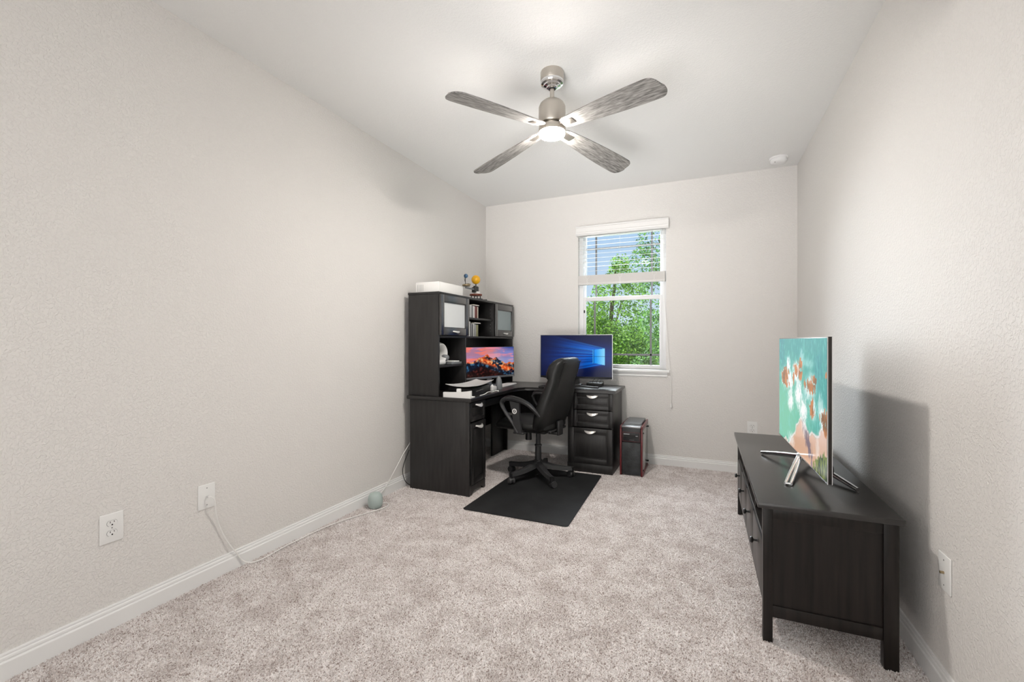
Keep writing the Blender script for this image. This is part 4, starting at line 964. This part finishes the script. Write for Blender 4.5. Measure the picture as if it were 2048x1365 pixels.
g.obj('lettering', M['slotgrey'], fp)
g = G()
for a, b in ((px0, px0 + 0.016), (px1 - 0.016, px1)):
    g.box(a, b, py0 - 0.004, py0 + 0.03, 0.006, ph - 0.03, 0.004); g.box(a, b, py0 + 0.004, py1 - 0.005, ph - 0.045, ph - 0.004, 0.005)
    g.box(a, b, py0 + 0.02, py1 - 0.01, 0.0, 0.024, 0.003)
g.obj('red_frame', M['red'], pc)
g = G(); g.box(px0 + 0.016, px1 - 0.016, py0, py0 + 0.09, ph - 0.022, ph - 0.004, 0.004); g.obj('top_panel', M['bezel'], pc)
g = G(); g.box(px0 + 0.022, px1 - 0.022, py0 + 0.085, py1 - 0.03, ph - 0.018, ph + 0.010, 0.004); g.obj('top_vent', M['greycase'], pc)
G().box(px1 - 0.0095, px1 - 0.004, py0 + 0.034, py1 - 0.005, 0.03, ph - 0.05, 0.001).obj('side_panel', M['smoked'], pc)
g = G()
for yy in (py0 + 0.05, py1 - 0.02):
    for zz in (0.05, ph - 0.07): g.cyl((px1 - 0.005, yy, zz), (px1 + 0.006, yy, zz), 0.008, seg=12)
g.obj('thumb_screw', M['slot'], pc)

# ------------------------------------------------------------------ media console
C = M['console']; cx0, cx1, cy0, cy1 = 0.219, 0.652, 2.030, 3.470; ct = 0.562
co = thing('media_console', 'long black-brown wooden media console along the right wall', 'media console', (0.435, 2.75, 0))
G().box(cx0 - 0.020, cx1 + 0.012, cy0 - 0.020, cy1 + 0.020, ct - 0.022, ct, 0.002).obj('top', M['consoletop'], co)
lw = 0.034
for a, b in ((cx0, cy0), (cx1 - 0.046, cy0), (cx0, cy1 - lw), (cx1 - 0.046, cy1 - lw)):
    g = G(); w_ = lw if a == cx0 else 0.046
    g.box(a, a + w_, b, b + lw, 0, ct - 0.0225, 0.0015); g.obj('leg', C, co)
for y in (cy0, cy1 - lw):
    G().box(cx0 + lw, cx1 - 0.046, y + 0.004, y + 0.026, 0.495, ct - 0.0225, 0.001).obj('side_rail', C, co); G().box(cx0 + lw, cx1 - 0.046, y + 0.004, y + 0.026, 0.103, 0.149, 0.001).obj('side_rail', C, co)
    G().box(cx0 + lw, cx1 - 0.046, y + 0.011, y + 0.021, 0.149, 0.495).obj('side_panel', C, co)
g = G(); g.box(cx0 + 0.004, cx0 + 0.026, cy0 + lw, cy1 - lw, 0.135, 0.160, 0.001); g.box(cx0 + 0.026, cx1 - 0.046, cy0 + 0.026, cy1 - 0.026, 0.14, 0.156); g.obj('bottom_panel', C, co)
G().box(cx0 + 0.008, cx1 - 0.046, cy0 + 0.03, cy1 - 0.03, 0.388, 0.402).obj('shelf', C, co)
G().box(cx1 - 0.060, cx1 - 0.050, cy0 + lw, cy1 - lw, 0.12, ct - 0.03).obj('back_panel', C, co)
seams = [cy0 + lw, 2.433, 2.788, 3.122, cy1 - lw]
for y in seams[1:-1]: G().box(cx0 + 0.010, cx1 - 0.062, y - 0.008, y + 0.008, 0.402, ct - 0.0225, 0.001).obj('divider', C, co)
for a, b in zip(seams, seams[1:]):
    g = G(); g.box(cx0 + 0.001, cx0 + 0.019, a + 0.0015, b - 0.0015, 0.163, 0.386, 0.001); g.box(cx0 + 0.019, cx1 - 0.09, a + 0.01, a + 0.018, 0.18, 0.34); g.box(cx0 + 0.019, cx1 - 0.09, b - 0.018, b - 0.01, 0.18, 0.34)
    dr = g.obj('drawer', C, co); yc = (a + b) / 2
    g = G(); g.lathe([(0.005, 0), (0.0045, 0.014), (0.012, 0.018), (0.0145, 0.023), (0.011, 0.029), (0, 0.030)], (cx0 + 0.001, yc, 0.315), 18, Matrix.Rotation(R(-90), 4, 'Y')); g.obj('knob', M['plastic'], dr)
# storage boxes (dark) in the near open slot
tag(G().box(cx0 + 0.05, cx1 - 0.11, 2.09, 2.38, 0.4025, 0.495, 0.004).obj('media_player', M['plastic2'], origin=(0.41, 2.235, 0.4025)), 'dark boxy player sitting in the near open slot of the console', 'media player')

# ------------------------------------------------------------------ television
TN = Vector((0.457, 2.134)); TF = Vector((0.432, 3.180)); tz0, tz1 = 0.628, 1.222
tm = (TN + TF) / 2; td = (TN - TF); tyaw = math.atan2(td.y, td.x); TW = td.length; th_ = tz1 - tz0
tv = thing('television', 'flat television showing an aerial beach, on the media console', 'television', (tm.x, tm.y, ct + 0.0005), tyaw)
ctr = Matrix.Translation((0, 0, (tz0 + tz1) / 2 - ct))
# local: +x points to the near end, screen faces -y (towards the room)
G().box(-TW / 2, TW / 2, 0.0, 0.017, -th_ / 2, th_ / 2, 0.0015, rot=ctr).obj('panel', M['tvedge'], tv, False)
g = G()
for q in (0.0005, 0.0155):
    g.box(-TW / 2 - 0.001, TW / 2 + 0.001, q - 0.0012, q + 0.0012, th_ / 2 - 0.002, th_ / 2 + 0.001, rot=ctr); g.box(TW / 2 - 0.002, TW / 2 + 0.001, q - 0.0012, q + 0.0012, -th_ / 2, th_ / 2 - 0.002, rot=ctr)
    g.box(-TW / 2 - 0.001, TW / 2 - 0.002, q - 0.0012, q + 0.0012, -th_ / 2 - 0.001, -th_ / 2 + 0.002, rot=ctr)
g.obj('chrome_trim', M['chrome'], tv, False)
G().box(-TW / 2 + 0.20, TW / 2 - 0.20, 0.017, 0.040, -th_ / 2 + 0.03, th_ / 2 - 0.10, 0.006, rot=ctr).obj('rear_shell', M['plastic'], tv, False)
mwld = wm(tv) @ ctr @ Matrix.Translation((0, -0.0008, 0.0))
grid_screen('screen', TW - 0.010, th_ - 0.010, 380, 210, beach, mwld, screen_mat('screen_beach', 0.88), tv)
g = G(); zl = -0.0005
hubp = (0.0, 0.006, 0.060)
g.sphere((0, 0.006, 0.058), 0.020, (1.6, 0.8, 0.9))
inv = wm(tv).inverted()
for (wx, wy) in ((0.305, 2.875), (0.345, 2.290), (0.603, 2.312), (0.590, 2.93)):
    e = inv @ Vector((wx, wy, ct + 0.0005)); e.z = 0.0095
    s = Vector(hubp) * 1.0; s.z = 0.055
    if wx > 0.5: s = Vector((0.0, 0.02, 0.050))
    d = (e - s); side = Vector((-d.y, d.x, 0)).normalized() * 0.010
    if (wx, wy) == (0.345, 2.290):
        for q in (-1, 1): g.tube([s + side * q * 0.4, s + d * 0.5 + side * q * 0.9, e + side * q * 1.0], [0.010, 0.009, 0.007], 8, 1)
        g.cyl(e - side, e + side, 0.006, seg=8)
    else: g.tube([s, s + d * 0.5 + Vector((0, 0, 0.003)), e], [0.015, 0.012, 0.009], 10, 1)
g.obj('stand', M['chrome'], tv, False, ang=50)
g = G(); g.cyl((TW / 2 - 0.05, 0.017, 0.115), (TW / 2 - 0.05, 0.030, 0.115), 0.017, seg=16); g.obj('rear_knob', M['slot'], tv, False)

# ------------------------------------------------------------------ outside
struct(G().box(-30, 30, 5.5, 45, -3.3, -3.2).obj('ground', M['lawn']))


def tree(label, cx, cy, blobs, nleaf, lmat, trunk_h, seed, leaf=0.05):
    t = thing('tree', label, 'tree', (cx, cy, -3.2), 0, 'trees outside the window')
    rnd = random.Random(seed); vs = []; fs = []
    wts = [b[3] ** 2 for b in blobs]
    for k in range(nleaf):
        b = rnd.choices(blobs, wts)[0]
        d = Vector((rnd.gauss(0, 1), rnd.gauss(0, 1), rnd.gauss(0, 1))).normalized()
        rr = b[3] * (0.45 + 0.6 * rnd.random() ** 0.55)
        p = Vector(b[:3]) + Vector((d.x * rr, d.y * rr, d.z * rr * 1.05))
        cl = noise.noise(p * 2.3)
        if cl < -0.12 and rnd.random() < 0.8: continue
        a = Vector((rnd.gauss(0, 1), rnd.gauss(0, 1), rnd.gauss(0, 0.8))).normalized(); bb = a.cross(Vector((rnd.gauss(0, 1), rnd.gauss(0, 1), rnd.gauss(0, 1)))).normalized()
        L = leaf * (0.6 + 0.8 * rnd.random()); i = len(vs); q = p - Vector((cx, cy, -3.2))
        vs += [q - a * L * 0.5, q + bb * L * 0.26, q + a * L * 0.55, q - bb * L * 0.26]; fs.append((i, i + 1, i + 2, i + 3))
    me = bpy.data.meshes.new('foliage'); me.from_pydata(vs, [], fs); me.materials.append(lmat)
    o = bpy.data.objects.new('foliage', me); COL.objects.link(o); o.parent = t
    g = G(); g.tube([(cx, cy, -3.2), (cx + 0.08, cy, -1.5), (cx - 0.05, cy + 0.05, 0.0), (cx, cy, trunk_h)], [0.16, 0.13, 0.10, 0.03], 10, 1)
    for b in blobs[:14]:
        g.tube([(cx, cy, min(trunk_h - 0.3, b[2] - 0.8)), (Vector((cx, cy, b[2])) * 0.5 + Vector(b[:3]) * 0.5 + Vector((0, 0, -0.15))), Vector(b[:3])], [0.03, 0.018, 0.007], 6, 1)
    g.obj('trunk', M['bark'], t)
    return t


lf1 = leaf_mat('leaf_bright', (0.010, 0.060, 0.008), (0.32, 0.56, 0.07))
lf2 = leaf_mat('leaf_mid', (0.010, 0.05, 0.008), (0.16, 0.36, 0.06))
rr_ = random.Random(3)
bl1 = [(-1.57, 9.2, 2.80, 0.20), (-1.57, 9.2, 2.5, 0.30), (-1.72, 9.2, 2.15, 0.42), (-1.35, 9.0, 2.1, 0.38)] + [(-1.8 + rr_.uniform(-0.8, 0.9), 9.0 + rr_.uniform(-0.5, 0.6), rr_.uniform(-0.6, 1.62), rr_.uniform(0.35, 0.55)) for _ in range(24)]
tree('bright green leafy tree with pointed top filling the middle of the window view', -1.8, 9.2, bl1, 62000, lf1, 0.9, 11)
bl2 = [(-0.52, 6.9, 3.0, 0.24), (-0.62, 6.9, 2.72, 0.30), (-0.74, 6.9, 2.35, 0.30), (-0.5, 6.9, 2.4, 0.36), (-0.45, 6.9, 1.9, 0.42)] + [(-0.45 + rr_.uniform(-0.35, 0.6), 6.95 + rr_.uniform(-0.25, 0.3), rr_.uniform(-0.7, 1.6), rr_.uniform(0.26, 0.38)) for _ in range(14)]
tree('tall dark green tree at the right edge of the window view', -0.45, 7.0, bl2, 26000, lf2, 2.9, 12, 0.04)
bl3 = [(-2.4 + rr_.uniform(-1.9, 1.7), 12.5 + rr_.uniform(-0.6, 0.8), rr_.uniform(-1.2, 1.55), rr_.uniform(0.5, 0.8)) for _ in range(34)]
tree('distant low green tree behind the bright tree, seen at the lower left of the window', -2.4, 12.6, bl3, 42000, lf2, 1.0, 13, 0.08)
